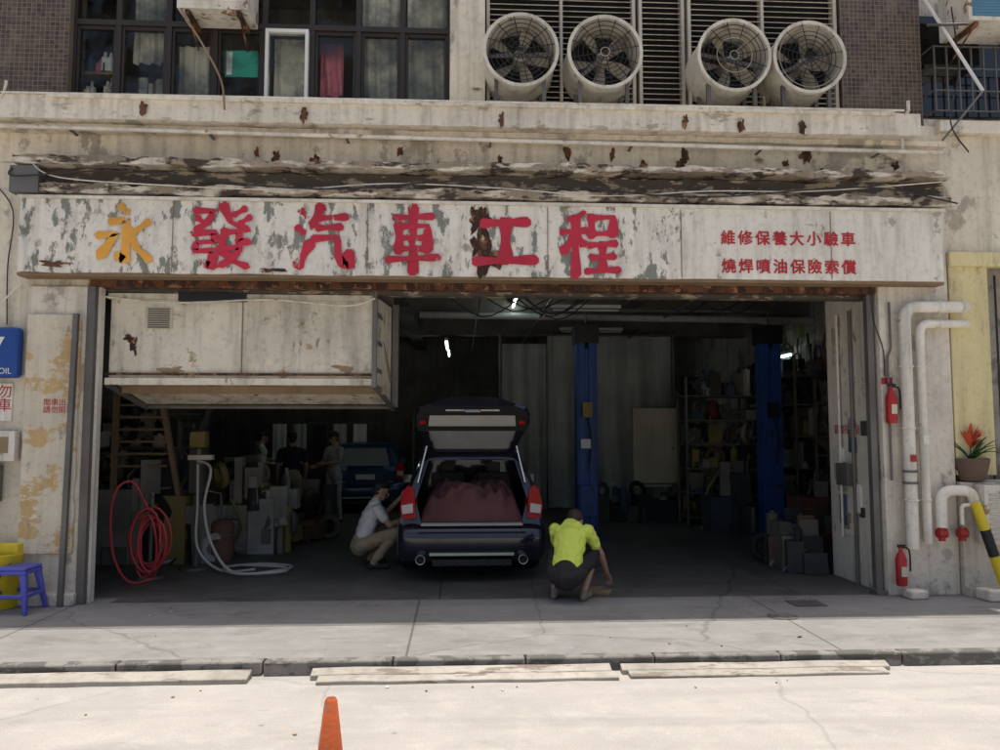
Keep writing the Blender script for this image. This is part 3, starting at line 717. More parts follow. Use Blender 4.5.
CH={'永':[[(.42,1.0),(.56,.88)],[(.26,.74),(.52,.77),(.52,.06),(.38,.16)],[(.05,.50),(.36,.53),(.06,.10)],[(.90,.74),(.60,.52)],[(.54,.58),(.72,.28),(.98,.06)]],
'發':[[(.12,.92),(.42,.92),(.28,.70),(.04,.56)],[(.15,.80),(.27,.70)],[(.56,1.0),(.68,.74),(.99,.60)],[(.90,.96),(.70,.84)],[(.98,.82),(.80,.70)],[(.10,.55),(.43,.57),(.42,.42),(.14,.40),(.11,.26),(.44,.28),(.37,.02),(.24,.08)],[(.60,.58),(.52,.38)],[(.60,.57),(.82,.59),(.82,.42),(.97,.42)],[(.50,.31),(.86,.33),(.70,.12),(.46,0)],[(.58,.26),(.74,.10),(.99,.01)]],
'汽':[[(.08,.94),(.22,.84)],[(.02,.66),(.16,.56)],[(.04,.04),(.25,.40)],[(.44,1.0),(.28,.66)],[(.40,.82),(.92,.85)],[(.40,.66),(.82,.68)],[(.32,.48),(.76,.51),(.78,.2),(.88,.04),(.99,.04),(.97,.24)]],
'車':[[(.14,.85),(.87,.88)],[(.22,.72),(.22,.30)],[(.22,.70),(.78,.72),(.78,.32)],[(.22,.51),(.78,.51)],[(.22,.33),(.78,.33)],[(.01,.15),(.99,.19)],[(.5,1.02),(.5,-.05)]],
'工':[[(.13,.82),(.87,.86)],[(.5,.84),(.5,.14)],[(.0,.10),(1.0,.14)]],
'程':[[(.40,.98),(.10,.87)],[(.02,.67),(.44,.70)],[(.25,.90),(.25,-.04)],[(.23,.66),(.14,.46),(.0,.32)],[(.27,.6),(.42,.44)],[(.53,.92),(.53,.62)],[(.53,.91),(.92,.93),(.90,.64)],[(.53,.64),(.90,.66)],[(.49,.45),(.95,.49)],[(.53,.25),(.92,.27)],[(.72,.46),(.72,.05)],[(.44,.02),(1.0,.05)]]}
def brush(mb,pts,x0,z0,w,h,y,m,bw):
    P=[V((x0+a*w,0,z0+b*h)) for a,b in pts];n=len(P)
    L=[];Rr=[];tot=sum((P[i+1]-P[i]).length for i in range(n-1));q=[];acc=0
    for i in range(n-1):
        k=6
        for j in range(k): q.append((P[i].lerp(P[i+1],j/k),(acc+(P[i+1]-P[i]).length*j/k)/tot))
        acc+=(P[i+1]-P[i]).length
    q.append((P[-1],1.0))
    for i,(p,t) in enumerate(q):
        d=(q[min(i+1,len(q)-1)][0]-q[max(i-1,0)][0]).normalized()
        nrm=V((-d.z,0,d.x))
        vert=abs(d.z)>abs(d.x)
        ww=bw*(1.05 if vert else .72)*(1.2-.5*math.sin(min(1,t*1.15)*math.pi))
        if t>.93 and d.z<-.3 and abs(d.x)>.3: ww*=.3
        if i==0:
            pp=p-d*ww*.35;L.append(pp+nrm*ww*.25);Rr.append(pp-nrm*ww*.3)
        L.append(p+nrm*ww*.5);Rr.append(p-nrm*ww*.5)
        if i==len(q)-1:
            pp=p+d*ww*.35;L.append(pp+nrm*ww*.15);Rr.append(pp-nrm*ww*.28)
    for i in range(len(L)-1):
        mb.poly([(v.x,y,v.z) for v in (L[i],L[i+1],Rr[i+1],Rr[i])],m)
mb=MB();ii=0
for ch,x0,x1,z0,z1,m,bw in (('永',-3.65,-3.08,3.38,3.97,M['orange'],.10),('發',-2.74,-2.12,3.36,3.99,M['red'],.092),('汽',-1.66,-1.12,3.37,3.99,M['red'],.10),('車',-.74,-.22,3.37,3.99,M['red'],.095),('工',.16,.77,3.40,3.95,M['red'],.13),('程',1.04,1.64,3.35,3.98,M['red'],.092)):
    for st in CH[ch]:
        brush(mb,st,x0,z0,x1-x0,z1-z0,-.2635-.0006*(ii%14),m,bw);ii+=1
mb.obj('large_characters',S,smooth=False)
for t,z in (('維修保養大小驗車',3.68),('燒焊噴油保險索償',3.38)):
    textobj('small_characters',t,2.72,z,-.2555,.160,M['redtext'],S,space=1.30,bold=.0035)
mb=MB()
mb.tube([(-4.9,-.24,4.795),(-2,-.24,4.76),(1,-.24,4.735),(5.2,-.24,4.70)],.022,M['pipe'],10)
for xx in (-4,-2.6,-1.2,.3,1.8,3.2,4.5): mb.box(xx,xx+.025,-.25,-.02,4.745-.009*xx,4.76-.009*xx,M['steel'])
mb.tube([(4.75,-.2,4.71),(4.75,-.2,5.02),(4.75,-.34,5.12),(4.75,-.34,5.22)],.018,M['pipe'],8)
mb.tube([(-12,-.05,4.83),(-4.6,-.3,5.06),(-4.55,-.33,5.18),(-4.55,-.33,5.22)],.014,M['pipe'],8)
mb.tube([(-4.6,-.32,5.105),(4.7,-.34,5.115)],.012,M['pipe'],6)
mb.obj('facade_pipe')
mb=MB()
mb.tube([(-2.95,-.1,6.25),(-2.85,-.3,6.0),(-2.6,-.38,5.6),(-2.42,-.38,5.25),(-2.38,-.37,4.95)],.010,M['wood'],6,smooth=8)
mb.tube([(-4.45,-.33,4.33)]+[(-4.4+i*.8,-.35,4.24+.07*math.sin(i*1.3)-.02*i*.2) for i in range(12)]+[(5.25,-.33,4.12)],.009,M['cable'],6,smooth=6)
mb.tube([(-4.3,-.31,4.42)]+[(-4.0+i*1.1,-.33,4.19+.05*math.cos(i*1.9)) for i in range(8)]+[(5.1,-.33,4.35)],.006,M['pipe'],6,smooth=6)
mb.tube([(5.3,-.3,6.3),(5.35,-.3,5.6),(5.2,-.35,5.0),(5.35,-.4,4.65)],.008,M['cable'],6,smooth=6)
mb.tube([(-4.7,-.08,3.2),(-4.66,-.09,3.0),(-4.5,-.1,3.15),(-4.4,-.06,3.25)],.008,M['pipe'],6,smooth=6)
mb.tube([(-3.75,.08,3.12),(-3.0,.1,3.06),(-2,.1,3.10),(-1.2,.08,3.04),(-.9,.08,3.12)],.01,M['pipe'],6,smooth=6)
mb.tube([(-4.9,-.03,4.35),(-4.6,-.03,4.0),(-4.62,-.03,3.4),(-4.6,-.03,2.8)],.007,M['cable'],6,smooth=6)
mb.tube([(4.40,-.08,3.27),(4.43,-.08,2.9),(4.52,-.08,2.6),(4.53,-.08,2.3)],.007,M['cable'],6,smooth=6)
mb.obj('hanging_cables')
def ac(name,x0,x1,z0,z1,y0,y1,face):
    E=empty(name);mb=MB();mb.box(x0,x1,y0,y1,z0,z1,M['acw'])
    for k in range(12):
        z=z0+.05+(z1-z0-.1)*k/12;mb.box(x0+.05,x1-.05,y0-.012,y0-.002,z,z+.012,face)
    mb.box(x0+.04,x1-.04,y0-.004,y0-.001,z0+.04,z1-.04,face)
    mb.obj('casing',E,bevel=.01)
    mb=MB()
    for q in (x0+.08,x1-.12): mb.box(q,q+.04,y0+.02,y1,z0-.05,z0-.005,M['rust']);mb.tube([(q+.02,y0+.05,z0-.03),(q+.02,y1,z0-.25)],.010,M['rust'],6)
    mb.obj('bracket',E)
ac('air_conditioner',-2.92,-2.2,6.06,6.5,-.28,.12,M['acw'])
ac('air_conditioner',5.35,6.15,6.05,6.55,-.5,.0,M['acblue'])
# ---------------------------------------------------------------- neighbouring building right
NB=empty('neighbouring_building')
mb=MB()
mb.box(5.30,9.5,0,.35,3.62,5.05,W);mb.box(5.165,14,.06,.4,5.06,5.2,W);mb.box(5.24,9.5,-.12,0,4.98,5.12,M['cornice'])
mb.box(5.30,5.74,-.05,.35,1.25,3.6,M['yellow']);mb.box(5.29,9.5,-.10,.0,3.50,3.66,M['yellow'])
mb.box(5.29,9.5,-.12,.35,-.001,1.18,M['pillar'])
mb.box(5.74,9.5,.6,.7,1.18,3.62,M['grime']);mb.box(6.9,7.3,0,.35,1.18,3.6,M['yellow'])
mb.box(9.5,14,-.05,.4,0,5.05,W);mb.box(5.17,14,.3,.5,5.2,14,M['wall'])
mb.box(5.29,5.9,-.20,-.12,.0,.10,M['pillar'])
mb.obj('walls',NB,bevel=.008)
mb=MB()
mb.box(5.25,7.2,.24,.28,5.3,6.5,M['cglass'])
for k in range(12): mb.box(5.2+k*.14,5.213+k*.14,-.12,-.10,5.22,5.95,M['steel'])
for z in (5.22,5.45,5.7,5.95): mb.box(5.19,6.9,-.118,-.104,z,z+.012,M['steel']);mb.box(5.19,5.2,-.1,.3,z,z+.012,M['steel'])
mb.tube([(5.15,-.1,6.2),(5.35,-.5,6.0)],.015,M['steel'],6);mb.tube([(5.1,-.1,6.55),(5.5,-.45,5.3)],.018,M['whitef'],6);mb.tube([(5.5,-.45,5.3),(5.2,-.2,4.85)],.012,M['steel'],6)
mb.obj('window_cage',NB)
mb=MB();mb.box(5.80,6.4,.42,.45,1.2,3.4,M['frame'])
for k in range(9): mb.box(5.78+.11*k,5.80+.11*k,.36,.38,1.18,3.5,M['frame'])
mb.obj('grille',NB)
mb=MB();mb.box(5.42,5.95,-.30,-.125,.55,1.16,M['acw'])
for k in range(10): mb.box(5.46,5.91,-.315,-.302,.60+k*.05,.625+k*.05,M['louver'],rx=.5)
mb.obj('vent_box',NB,bevel=.01)
mb=MB();P=M['pipe']
def bend(mb,pts,r,m):
    out=[V(pts[0])]
    for a,b,c in zip(pts,pts[1:],pts[2:]):
        a,b,c=V(a),V(b),V(c);k=r*2.4
        p=b+(a-b).normalized()*k;q=b+(c-b).normalized()*k
        for j in range(7):
            t=j/6;out.append(p*(1-t)**2+b*2*t*(1-t)+q*t*t)
    out.append(V(pts[-1]));mb.tube(out,r,m,14)
bend(mb,[(5.42,-.16,3.04),(4.72,-.16,3.04),(4.72,-.16,.50)],.062,P)
bend(mb,[(5.42,-.15,2.86),(4.89,-.15,2.86),(4.89,-.15,.9),(4.89,-.15,.55)],.045,P)
for z in (2.4,1.75,1.0): mb.torus((4.72,-.16,z),(0,0,1),.065,.012,P,18,6);mb.torus((4.89,-.15,z),(0,0,1),.048,.010,P,18,6)
for xx in (5.1,5.36): mb.torus((xx,-.16,3.04),(1,0,0),.065,.012,P,18,6)
bend(mb,[(5.02,-.19,.72),(5.02,-.19,1.10),(5.38,-.19,1.10),(5.38,-.19,1.0)],.055,P)
bend(mb,[(5.22,-.22,.75),(5.22,-.22,.95),(5.36,-.22,.95)],.02,P)
mb.torus((4.72,-.16,1.30),(0,0,1),.066,.014,M['steel'],18,6);mb.torus((4.72,-.16,1.18),(0,0,1),.066,.014,M['steel'],18,6)
for xx in (4.97,5.19): mb.cyl((xx,-.19,.66),(xx+.09,-.19,.66),.05,.05,M['redp'],14);mb.cyl((xx+.045,-.19,.58),(xx+.045,-.19,.72),.035,.035,M['redp'],12)
bend(mb,[(4.60,-.09,3.1),(4.60,-.09,2.6),(4.56,-.09,2.5),(4.56,-.09,1.2)],.012,M['steel'])
mb.box(4.85,4.91,-.21,-.2,1.58,1.68,M['acw']);mb.box(4.69,4.75,-.235,-.225,1.4,1.47,M['redp'])
mb.obj('drain_pipes')
def exting(x,y,z):
    E=empty('fire_extinguisher');mb=MB()
    mb.lathe((x,y,z),(0,0,1),[(0,.02),(.0,.05),(.02,.056),(.27,.056),(.32,.04),(.35,.02),(.39,.02)],M['redp'],18,cap=True);mb.box(x-.03,x+.05,y-.012,y+.012,z+.39,z+.42,M['black']);mb.tube([(x+.02,y,z+.39),(x+.08,y-.02,z+.36),(x+.085,y-.02,z+.15)],.009,M['black'],6,smooth=5)
    mb.box(x-.03,x+.03,y-.06,y-.056,z+.1,z+.2,M['beige']);mb.obj('cylinder',E)
exting(4.56,-.13,1.80);exting(4.59,-.15,.12)
mb=MB();mb.box(4.50,4.62,-.068,-.0615,2.22,2.29,M['redp']);mb.obj('fire_notice')
textobj('painted_warning','請勿在此泊車',4.494,1.7,1.0,.12,M['redtext'],rot=-math.pi/2)
# ---------------------------------------------------------------- left wall items
E=empty('oil_brand_sign');mb=MB()
mb.box(-4.98,-4.42,-.14,-.02,2.25,2.76,M['vblue']);mb.obj('panel',E,bevel=.04,seg=4)
mb=MB();mb.poly([(-4.86,-.143,2.66),(-4.78,-.143,2.66),(-4.69,-.143,2.48),(-4.69,-.143,2.39)],M['redp']);mb.poly([(-4.55,-.143,2.66),(-4.63,-.143,2.66),(-4.71,-.1435,2.48),(-4.685,-.1435,2.385)],M['vwhite']);mb.obj('emblem',E)
textobj('lettering','MOTOR OIL',-4.92,2.29,-.143,.082,M['vwhite'],E)
mb=MB();mb.box(-4.82,-4.52,-.02,-.002,1.82,2.2,M['signr']);mb.obj('notice_board')
textobj('parking_notice','請勿\n泊車',-4.80,2.07,-.023,.14,M['redtext'])
textobj('small_notice','閒車出入\n請勿阻塞',-4.17,1.98,-.103,.075,M['redtext'])
mb=MB();mb.box(-4.72,-4.42,-.12,-.02,1.42,1.72,M['acw']);mb.box(-4.66,-4.48,-.125,-.121,1.5,1.66,M['cardboard']);mb.obj('letter_box',bevel=.01)
mb=MB();mb.box(-4.85,-4.57,-.12,-.02,1.02,1.38,M['steel']);mb.cyl((-4.66,-.15,1.25),(-4.66,-.12,1.25),.05,.05,M['vwhite'],16);mb.tube([(-4.6,-.06,1.02),(-4.6,-.06,.6),(-4.52,-.05,.4),(-4.5,-.05,.0)],.012,M['steel'],6);mb.obj('electric_meter',bevel=.01)
mb=MB()
mb.box(-3.80,-3.72,-.06,.02,0,3.2,M['steel']);mb.box(-3.72,-3.69,-.0,.10,0,3.2,M['pipe']);mb.box(-3.91,-3.86,-.16,-.11,0,2.9,M['steel'],ry=math.radians(.8))
mb.box(4.40,4.47,.0,.08,0,3.2,M['steel']);mb.box(4.38,4.49,-.05,.12,0,.05,M['steel']);mb.obj('door_post',bevel=.004)
T=empty('folding_shutter');mb=MB()
A=[mb.v(p) for p in ((-3.66,.16,3.17),(-3.66,.16,2.26),(-3.60,1.0,2.03),(-3.60,1.0,3.17))];B=[mb.v(p) for p in ((-.92,.16,3.17),(-.92,.16,2.26),(-.80,1.0,2.03),(-.80,1.0,3.17))]
mb.skin([A,B],M['shutter']);mb.obj('leaf',T,bevel=.008)
mb=MB()
mb.box(-3.68,-.90,.12,.158,2.20,2.27,M['shutter']);mb.box(-3.68,-.90,.125,.156,2.30,2.325,M['rust']);mb.box(-3.68,-.9,.13,.157,3.10,3.16,M['shutter'])
for k in range(9): mb.box(-3.27,-3.05,.142,.156,2.80+k*.024,2.812+k*.024,M['steel'],rx=.4)
mb.box(-3.30,-3.02,.150,.158,2.79,3.02,M['beige'])
mb.blob(-3.45,2.68,.05,.04,.1545,M['rust'],5,rag=.8);mb.blob(-3.40,2.60,.03,.07,.1541,M['rust'],9,rag=.8);mb.blob(-3.0,2.36,.12,.03,.1545,M['cardboard'],3,rag=.7);mb.blob(-1.2,2.38,.10,.04,.1545,M['cardboard'],12,rag=.7)
mb.box(-2.95,-2.25,.10,.15,3.08,3.17,M['black'])
mb.box(-2.3,-2.29,.152,.159,2.33,3.1,M['wood'])
mb.box(-.93,-.88,.11,.17,2.18,3.18,M['steel']);mb.box(-.79,-.72,.96,1.06,2.0,3.2,M['steel'])
for k,z in ((0,2.35),(1,2.65),(2,2.95)): mb.box(-.875,-.865,.2,.98,z,z+.04,M['steel'])
mb.tube([(-3.66,.15,2.2),(-3.60,1.02,1.99)],.03,M['steel'],8);mb.tube([(-.90,.15,2.2),(-.78,1.02,1.98)],.03,M['steel'],8);mb.tube([(-3.6,1.0,2.0),(-.78,1.0,2.0)],.025,M['steel'],8)
mb.box(-3.6,-.8,.35,.40,2.12,2.2,M['wood']);mb.tube([(-.95,.3,3.15),(-.80,.9,2.3)],.02,M['wood'],6)
mb.obj('frame',T)
# ---------------------------------------------------------------- interior: lifts
def lift(x0,x1,y,name,side):
    E=empty(name);mb=MB();B_=M['blue'];c=(x0+x1)/2
    mb.box(x0,x1,y+.24,y+.28,.02,3.2,B_);mb.box(x0,x0+.035,y,y+.24,.02,3.2,B_);mb.box(x1-.035,x1,y,y+.24,.02,3.2,B_)
    mb.box(x0+.035,x0+.14,y,y+.02,.02,3.2,B_);mb.box(x1-.14,x1-.035,y,y+.02,.02,3.2,B_);mb.box(c-.07,c+.07,y+.03,y+.15,.1,3.1,B_)
    mb.box(x0-.03,x1+.03,y-.03,y+.31,3.18,3.50,M['black']);mb.box(x0-.1,x1+.1,y-.12,y+.4,0,.025,B_)
    mb.box(x0+.03,x1-.03,y-.06,y+.2,.35,.85,B_)
    mb.obj('column',E,bevel=.006)
    mb=MB()
    for a in (-.5,.5):
        mb.T=Matrix.Translation((c,y,.0))@Matrix.Rotation(a+side*1.2,4,'Z');mb.box(-.06,.06,-1.0,.0,.10,.17,M['steel']);mb.cyl((0,-.95,.10),(0,-.95,.25),.06,.06,M['black'],14)
    mb.T=None
    mb.box(c-.09,c+.06,y-.14,y-.01,1.95,2.2,JK[10] if side<0 else M['black']);mb.box(c-.12,c+.05,y-.10,y-.01,1.45,1.60,M['vwhite'] if side<0 else M['blue']);mb.tube([(c,y-.05,1.95),(c+.05,y-.1,1.6),(c+.02,y-.06,1.2)],.012,M['black'],6,smooth=5)
    mb.obj('arms_and_controls',E)
lift(1.92,2.26,4.5,'car_lift_post',-1);lift(5.02,5.36,4.5,'car_lift_post',1)
mb=MB();curtain(mb,1.85,4.5,8.1,.15,3.75,M['curtain'],.07,5,120);curtain(mb,.9,1.85,8.3,.1,3.6,M['curtain'],.05,3,60,ph=2)
mb.obj('paint_booth_curtain')
mb=MB();mb.tube([(.8,8.1,3.78),(4.6,8.1,3.78)],.025,M['steel'],8);mb.tube([(4.55,8.1,0),(4.55,8.1,3.78)],.03,M['steel'],8);mb.tube([(.85,8.2,0),(.85,8.1,3.78)],.03,M['steel'],8);mb.obj('booth_frame')
mb=MB();mb.box(3.5,4.4,7.35,7.40,.62,2.2,M['beige']);mb.box(3.52,4.38,7.34,7.349,.66,.70,M['steel']);mb.cyl((4.3,7.30,1.4),(4.3,7.35,1.4),.02,.02,M['steel'],8);mb.obj('cabinet_door',bevel=.008)
def items(mb,x0,x1,y0,y1,z,hmax,n,r,mats=JD):
    for _ in range(n):
        w=r.uniform(.06,.30);d=r.uniform(.08,.3);h=r.uniform(.05,hmax);x=r.uniform(x0,max(x0,x1-w));y=r.uniform(y0,max(y0,y1-d));m=r.choice(mats);k=r.random()
        if k<.42: mb.box(x,x+w,y,y+d,z+.002+r.random()*.002,z+h,m,rz=r.uniform(-.5,.5),ry=r.uniform(-.12,.12) if r.random()<.4 else 0)
        elif k<.68: mb.cyl((x+w/2,y+d/2,z),(x+w/2,y+d/2,z+h),w*.35,w*.33,m,12);mb.cyl((x+w/2,y+d/2,z+h),(x+w/2,y+d/2,z+h+.03),w*.15,w*.13,m,8)
        elif k<.84:
            ax=V((r.uniform(-1,1),r.uniform(-1,-.3),r.uniform(-.3,.3)));R_=min(.2,hmax*.5);mb.torus((x+w/2,y+d/2,z+R_),ax,R_*.75,R_*.25,r.choice([M['tire'],m]),16,6)
        else: mb.tube([(x,y,z+.01),(x+r.uniform(-.1,.3),y+.1,z+h*.6),(x+w,y+r.uniform(0,.2),z+h*r.uniform(.8,1.3))],r.uniform(.01,.03),m,6,smooth=3)
def shelf(name,x0,x1,y0,y1,zs,r,n=9,mat=None,mats=JD):
    E=empty(name);mb=MB();mat=mat or M['steel']
    for x in (x0,x1-.04):
        for y in (y0,y1-.04): mb.box(x,x+.04,y,y+.04,0,zs[-1]+.35,mat)
    for z in zs: mb.box(x0+.002,x1-.002,y0+.002,y1-.002,z-.025,z,mat)
    mb.obj('rack',E)
    mb=MB()
    for i,z in enumerate(zs):
        g=(zs[i+1]-z-.05) if i<len(zs)-1 else .5
        items(mb,x0,x1,y0-.05,y1,z,g,int(n*((x1-x0)+(y1-y0))),r,mats)
    mb.obj('stored_parts',E)
r=random.Random(11)
shelf('storage_shelf',4.2,5.6,6.1,6.7,(.15,.6,1.05,1.5,1.95,2.4),r,15)
shelf('storage_shelf',5.75,6.38,1.3,4.2,(.12,.5,.9,1.35,1.8,2.2),r,12)
shelf('storage_shelf',5.75,6.38,4.9,7.6,(.12,.6,1.1,1.65,2.2,2.7),r,11)
shelf('storage_shelf',-5.4,-3.9,3.0,3.6,(.12,.6,1.05,1.5),r,15,mats=JL)
shelf('storage_shelf',-6.3,-5.7,4.5,8.5,(.12,.7,1.3,1.9),r,6)
shelf('storage_shelf',-1.2,1.2,11.8,12.4,(.12,.7,1.3,1.9),r,6)
def heap(name,x0,x1,y0,y1,h,n,r,mats=JD):
    mb=MB()
    for _ in range(n):
        x=r.uniform(x0,x1);y=r.uniform(y0,y1);z=0 if r.random()<.45 else r.uniform(0,h*.6)
        items(mb,x,x+.25,y,y+.25,z,h*.5,1,r,mats)
    k=x0
    while k<x1-.3:
        w=r.uniform(.3,.55);mb.box(k,min(k+w,x1)-.02,y0+.1,y1,0,h*r.uniform(.35,.65),r.choice(mats),rz=r.uniform(-.04,.04));k+=w
    mb.obj(name)
heap('pile_of_parts',-4.7,-3.3,2.2,2.9,1.55,95,r,JL)
heap('pile_of_parts',-3.5,-2.6,3.0,3.9,1.35,70,r,JL)
heap('pile_of_parts',-2.9,-2.2,4.2,5.0,1.0,30,r)
heap('pile_of_crates',2.5,4.5,6.6,7.2,.85,50,r)
heap('pile_of_parts',4.9,5.7,2.0,2.7,.8,40,r)
heap('pile_of_parts',4.3,5.0,4.9,5.6,1.3,50,r)
heap('pile_of_parts',5.3,5.8,3.4,4.3,1.2,40,r)
heap('pile_of_parts',-5.8,-4.6,8,9.5,1.5,30,r)
heap('pile_of_parts',1.3,2.9,10.5,11.5,1.2,20,r)
mb=MB();mb.box(-3.75,-2.95,3.95,4.6,.82,.88,M['wood'])
for a in (-3.7,-3.05):
    for b in (4.0,4.5): mb.box(a,a+.06,b,b+.06,0,.82,M['steel'])
items(mb,-3.75,-2.95,3.95,4.5,.88,.5,24,r,JL);mb.obj('workbench')
mb=MB()
for k in range(110):
    y=r.uniform(1.0,7.5);z=r.uniform(1.9,3.3);x=6.36-r.random()*.12;m=r.choice(JD+[M['tire'],M['steel']])
    q=r.random()
    if q<.4: mb.torus((x,y,z),(1,r.uniform(-.3,.3),0),r.uniform(.08,.22),.018,m,18,6)
    elif q<.8: mb.tube([(x,y,z+.2),(x-.02,y+r.uniform(-.1,.1),z),(x,y+r.uniform(-.15,.15),z-.35)],r.uniform(.01,.03),m,6)
    else: mb.box(x-.04,x,y,y+r.uniform(.1,.3),z,z+r.uniform(.1,.35),m)
mb.obj('hanging_tools')
mb=MB()
for k in range(8): mb.box(-5.1+k*.02,-4.3,4.3+k*.22,4.52+k*.22,1.2+k*.2,1.23+k*.2,M['wood'])
mb.box(-5.15,-5.1,4.2,6.2,1.0,1.2,M['steel'],rx=.72);mb.box(-4.3,-4.25,4.2,6.2,1.9,2.1,M['steel'],rx=.72)
for k in range(7): mb.box(-4.55,-3.85,2.35,2.41,1.25+k*.16,1.28+k*.16,M['wood'])
mb.box(-4.56,-4.50,2.34,2.42,0,2.5,M['wood']);mb.box(-3.82,-3.76,2.34,2.42,.3,2.5,M['wood'],ry=-.2)
mb.obj('wooden_ladder_rack')
mb=MB();pts=[];rh=random.Random(5)
for k in range(110):
    t=k/110*2*math.pi*6.3;q=k/110
    pts.append((-3.60+(.15+.06*math.sin(t*.37))*math.cos(t)+.03*math.sin(q*9),1.15+.12*q+.02*math.sin(t*1.7),.42+(.33+.07*math.sin(t*.5))*math.sin(t)+.05*math.sin(q*14)))
mb.tube(pts,.015,M['hosered'],8);mb.tube([(-3.60,1.2,.80),(-3.75,1.1,1.13),(-3.9,1.0,1.05),(-3.95,1.0,.7),(-3.85,.9,.3),(-3.7,.95,.03),(-3.5,1.1,.03)],.015,M['hosered'],8,smooth=6)
mb.obj('red_air_hose')
mb=MB();pts=[(-3.3,1.9,1.35),(-3.1,1.8,1.25),(-3.15,1.75,.8),(-3.0,1.6,.35),(-2.7,1.5,.03),(-2.2,1.6,.03),(-2.1,1.9,.03),(-2.5,2.1,.03),(-2.9,1.8,.04),(-2.6,1.35,.04),(-2.1,1.45,.045),(-2.2,1.75,.05),(-2.7,1.9,.05)]
mb.tube(pts,.017,M['hosewh'],8,smooth=8)
mb.tube([(-3.3,1.92,1.3),(-3.25,1.8,.8),(-3.2,1.7,.3),(-2.9,1.65,.03),(-2.5,1.7,.03)],.016,M['hosewh'],8,smooth=8)
mb.obj('pale_hose')
mb=MB();mb.cyl((-3.3,1.95,0),(-3.3,1.95,1.5),.03,.03,M['steel'],10);mb.cyl((-3.3,1.95,0),(-3.3,1.95,.03),.2,.2,M['steel'],20);mb.box(-3.42,-3.12,1.9,2.0,1.36,1.42,M['beige']);mb.cyl((-3.62,1.33,0),(-3.62,1.33,1.0),.025,.025,M['steel'],8);mb.cyl((-3.62,1.33,0),(-3.62,1.33,.03),.16,.16,M['steel'],16);mb.tube([(-3.62,1.33,.95),(-3.62,1.15,.95),(-3.62,1.1,1.0)],.02,M['steel'],8);mb.obj('hose_stand')
mb=MB();mb.cyl((-3.15,2.5,0),(-3.15,2.5,.5),.16,.16,JK[4],20);mb.torus((-3.15,2.5,.35),(0,0,1),.16,.012,M['steel']);mb.cyl((-3.15,2.5,.5),(-3.15,2.5,.55),.15,.10,JK[4],20);mb.tube([(-3.15,2.5,.55),(-3.15,2.4,.9),(-3.3,2.3,.95)],.015,M['steel'],6);mb.obj('grease_drum')
mb=MB();mb.box(-3.55,-3.35,2.3,2.5,1.5,1.72,JK[10]);mb.box(-3.55,-3.35,2.3,2.5,.9,1.49,JK[1]);mb.box(-3.5,-3.4,2.35,2.45,0,.89,M['steel']);mb.obj('tool_case',bevel=.02)
mb=MB()
mb.tube([(-.7,2.0,3.7),(4.4,2.1,3.62)],.035,M['steel'],8);mb.tube([(-.7,5.3,3.75),(6.3,5.3,3.7)],.06,M['curtain'],10);mb.tube([(2.1,4.6,3.4),(2.1,4.62,3.75),(5.2,4.62,3.75),(5.2,4.6,3.4)],.025,M['steel'],8)
for xx in (.3,1.4,3.6): mb.tube([(xx,.5,3.75),(xx,12,3.7)],.02,M['steel'],6)
for k in range(9):
    a=r.uniform(-.5,4);mb.tube([(a,2.0,3.7),(a+.7,2.6,3.45-r.random()*.2),(a+1.3,3.2,3.7)],.01,M['cable'],5,smooth=5)
mb.obj('ceiling_pipes')
def tube_lamp(x,y,z,L,alongy,lit):
    E=empty('fluorescent_lamp');mb=MB();a=V((0,1,0)) if alongy else V((1,0,0));c=V((x,y,z))
    p,q=c-a*L/2,c+a*L/2
    mb.box(min(p.x,q.x)-.03,max(p.x,q.x)+.03,min(p.y,q.y)-.03,max(p.y,q.y)+.03,z+.03,z+.08,M['tubeoff'])
    mb.obj('batten',E);mb=MB();mb.cyl(p,q,.014,.014,M['tube'] if lit else M['tubeoff'],10);mb.obj('tube',E)
    mb=MB();mb.cyl(c+V((0,0,.08)),c+V((0,0,4.3-z)),.006,.006,M['steel'],5);mb.obj('drop_rod',E)
tube_lamp(-.25,6.6,3.35,1.2,True,True);tube_lamp(-.25,9.5,3.5,1.2,True,True);tube_lamp(.95,5.0,3.95,1.2,True,True);tube_lamp(1.9,3.4,3.55,1.0,False,False)
tube_lamp(5.95,5.9,3.1,.9,True,True);tube_lamp(2.6,7.0,3.7,1.2,False,False);tube_lamp(-3.4,7.5,3.0,1.2,True,True);tube_lamp(4.0,10.5,3.6,1.2,True,True)
mb=MB()
for k in range(14):
    a=.2+r.random()*.65;b=.5+r.random()*1.4;mb.box(4.47+.001*k,4.499,a,a+.08+r.random()*.12,b,b+.1+r.random()*.25,r.choice([M['pipe'],M['inwall2'],M['cardboard'],JK[0],JK[9]]))
mb.tube([(4.46,.5,.0),(4.46,.5,3.1)],.02,M['steel'],8);mb.tube([(4.46,.8,.5),(4.46,.8,3.1)],.015,M['pipe'],8);mb.box(4.40,4.465,.55,.8,1.1,1.35,M['steel']);mb.obj('switch_gear')
mb=MB()
for k in range(9): mb.box(4.15+.03*(k%4),4.44,1.15+.1*k,1.2+.1*k,0,.25+.14*(k%4)+.05*(k%3),JK[[0,5,1,4,7,0,2,5,1][k]],rx=-.12)
items(mb,3.9,4.45,1.2,2.2,0,.7,22,r);mb.obj('leaning_scrap')
mb=MB()
for k in range(16):
    y=4+r.random()*4;z=2.3+r.random()*1.2;mb.box(6.37+.001*k,6.372+.001*k,y,y+.25,z,z+.3,r.choice([M['curt2'],M['beige'],JK[10],M['cardboard']]))
mb.obj('wall_posters')
mb=MB()
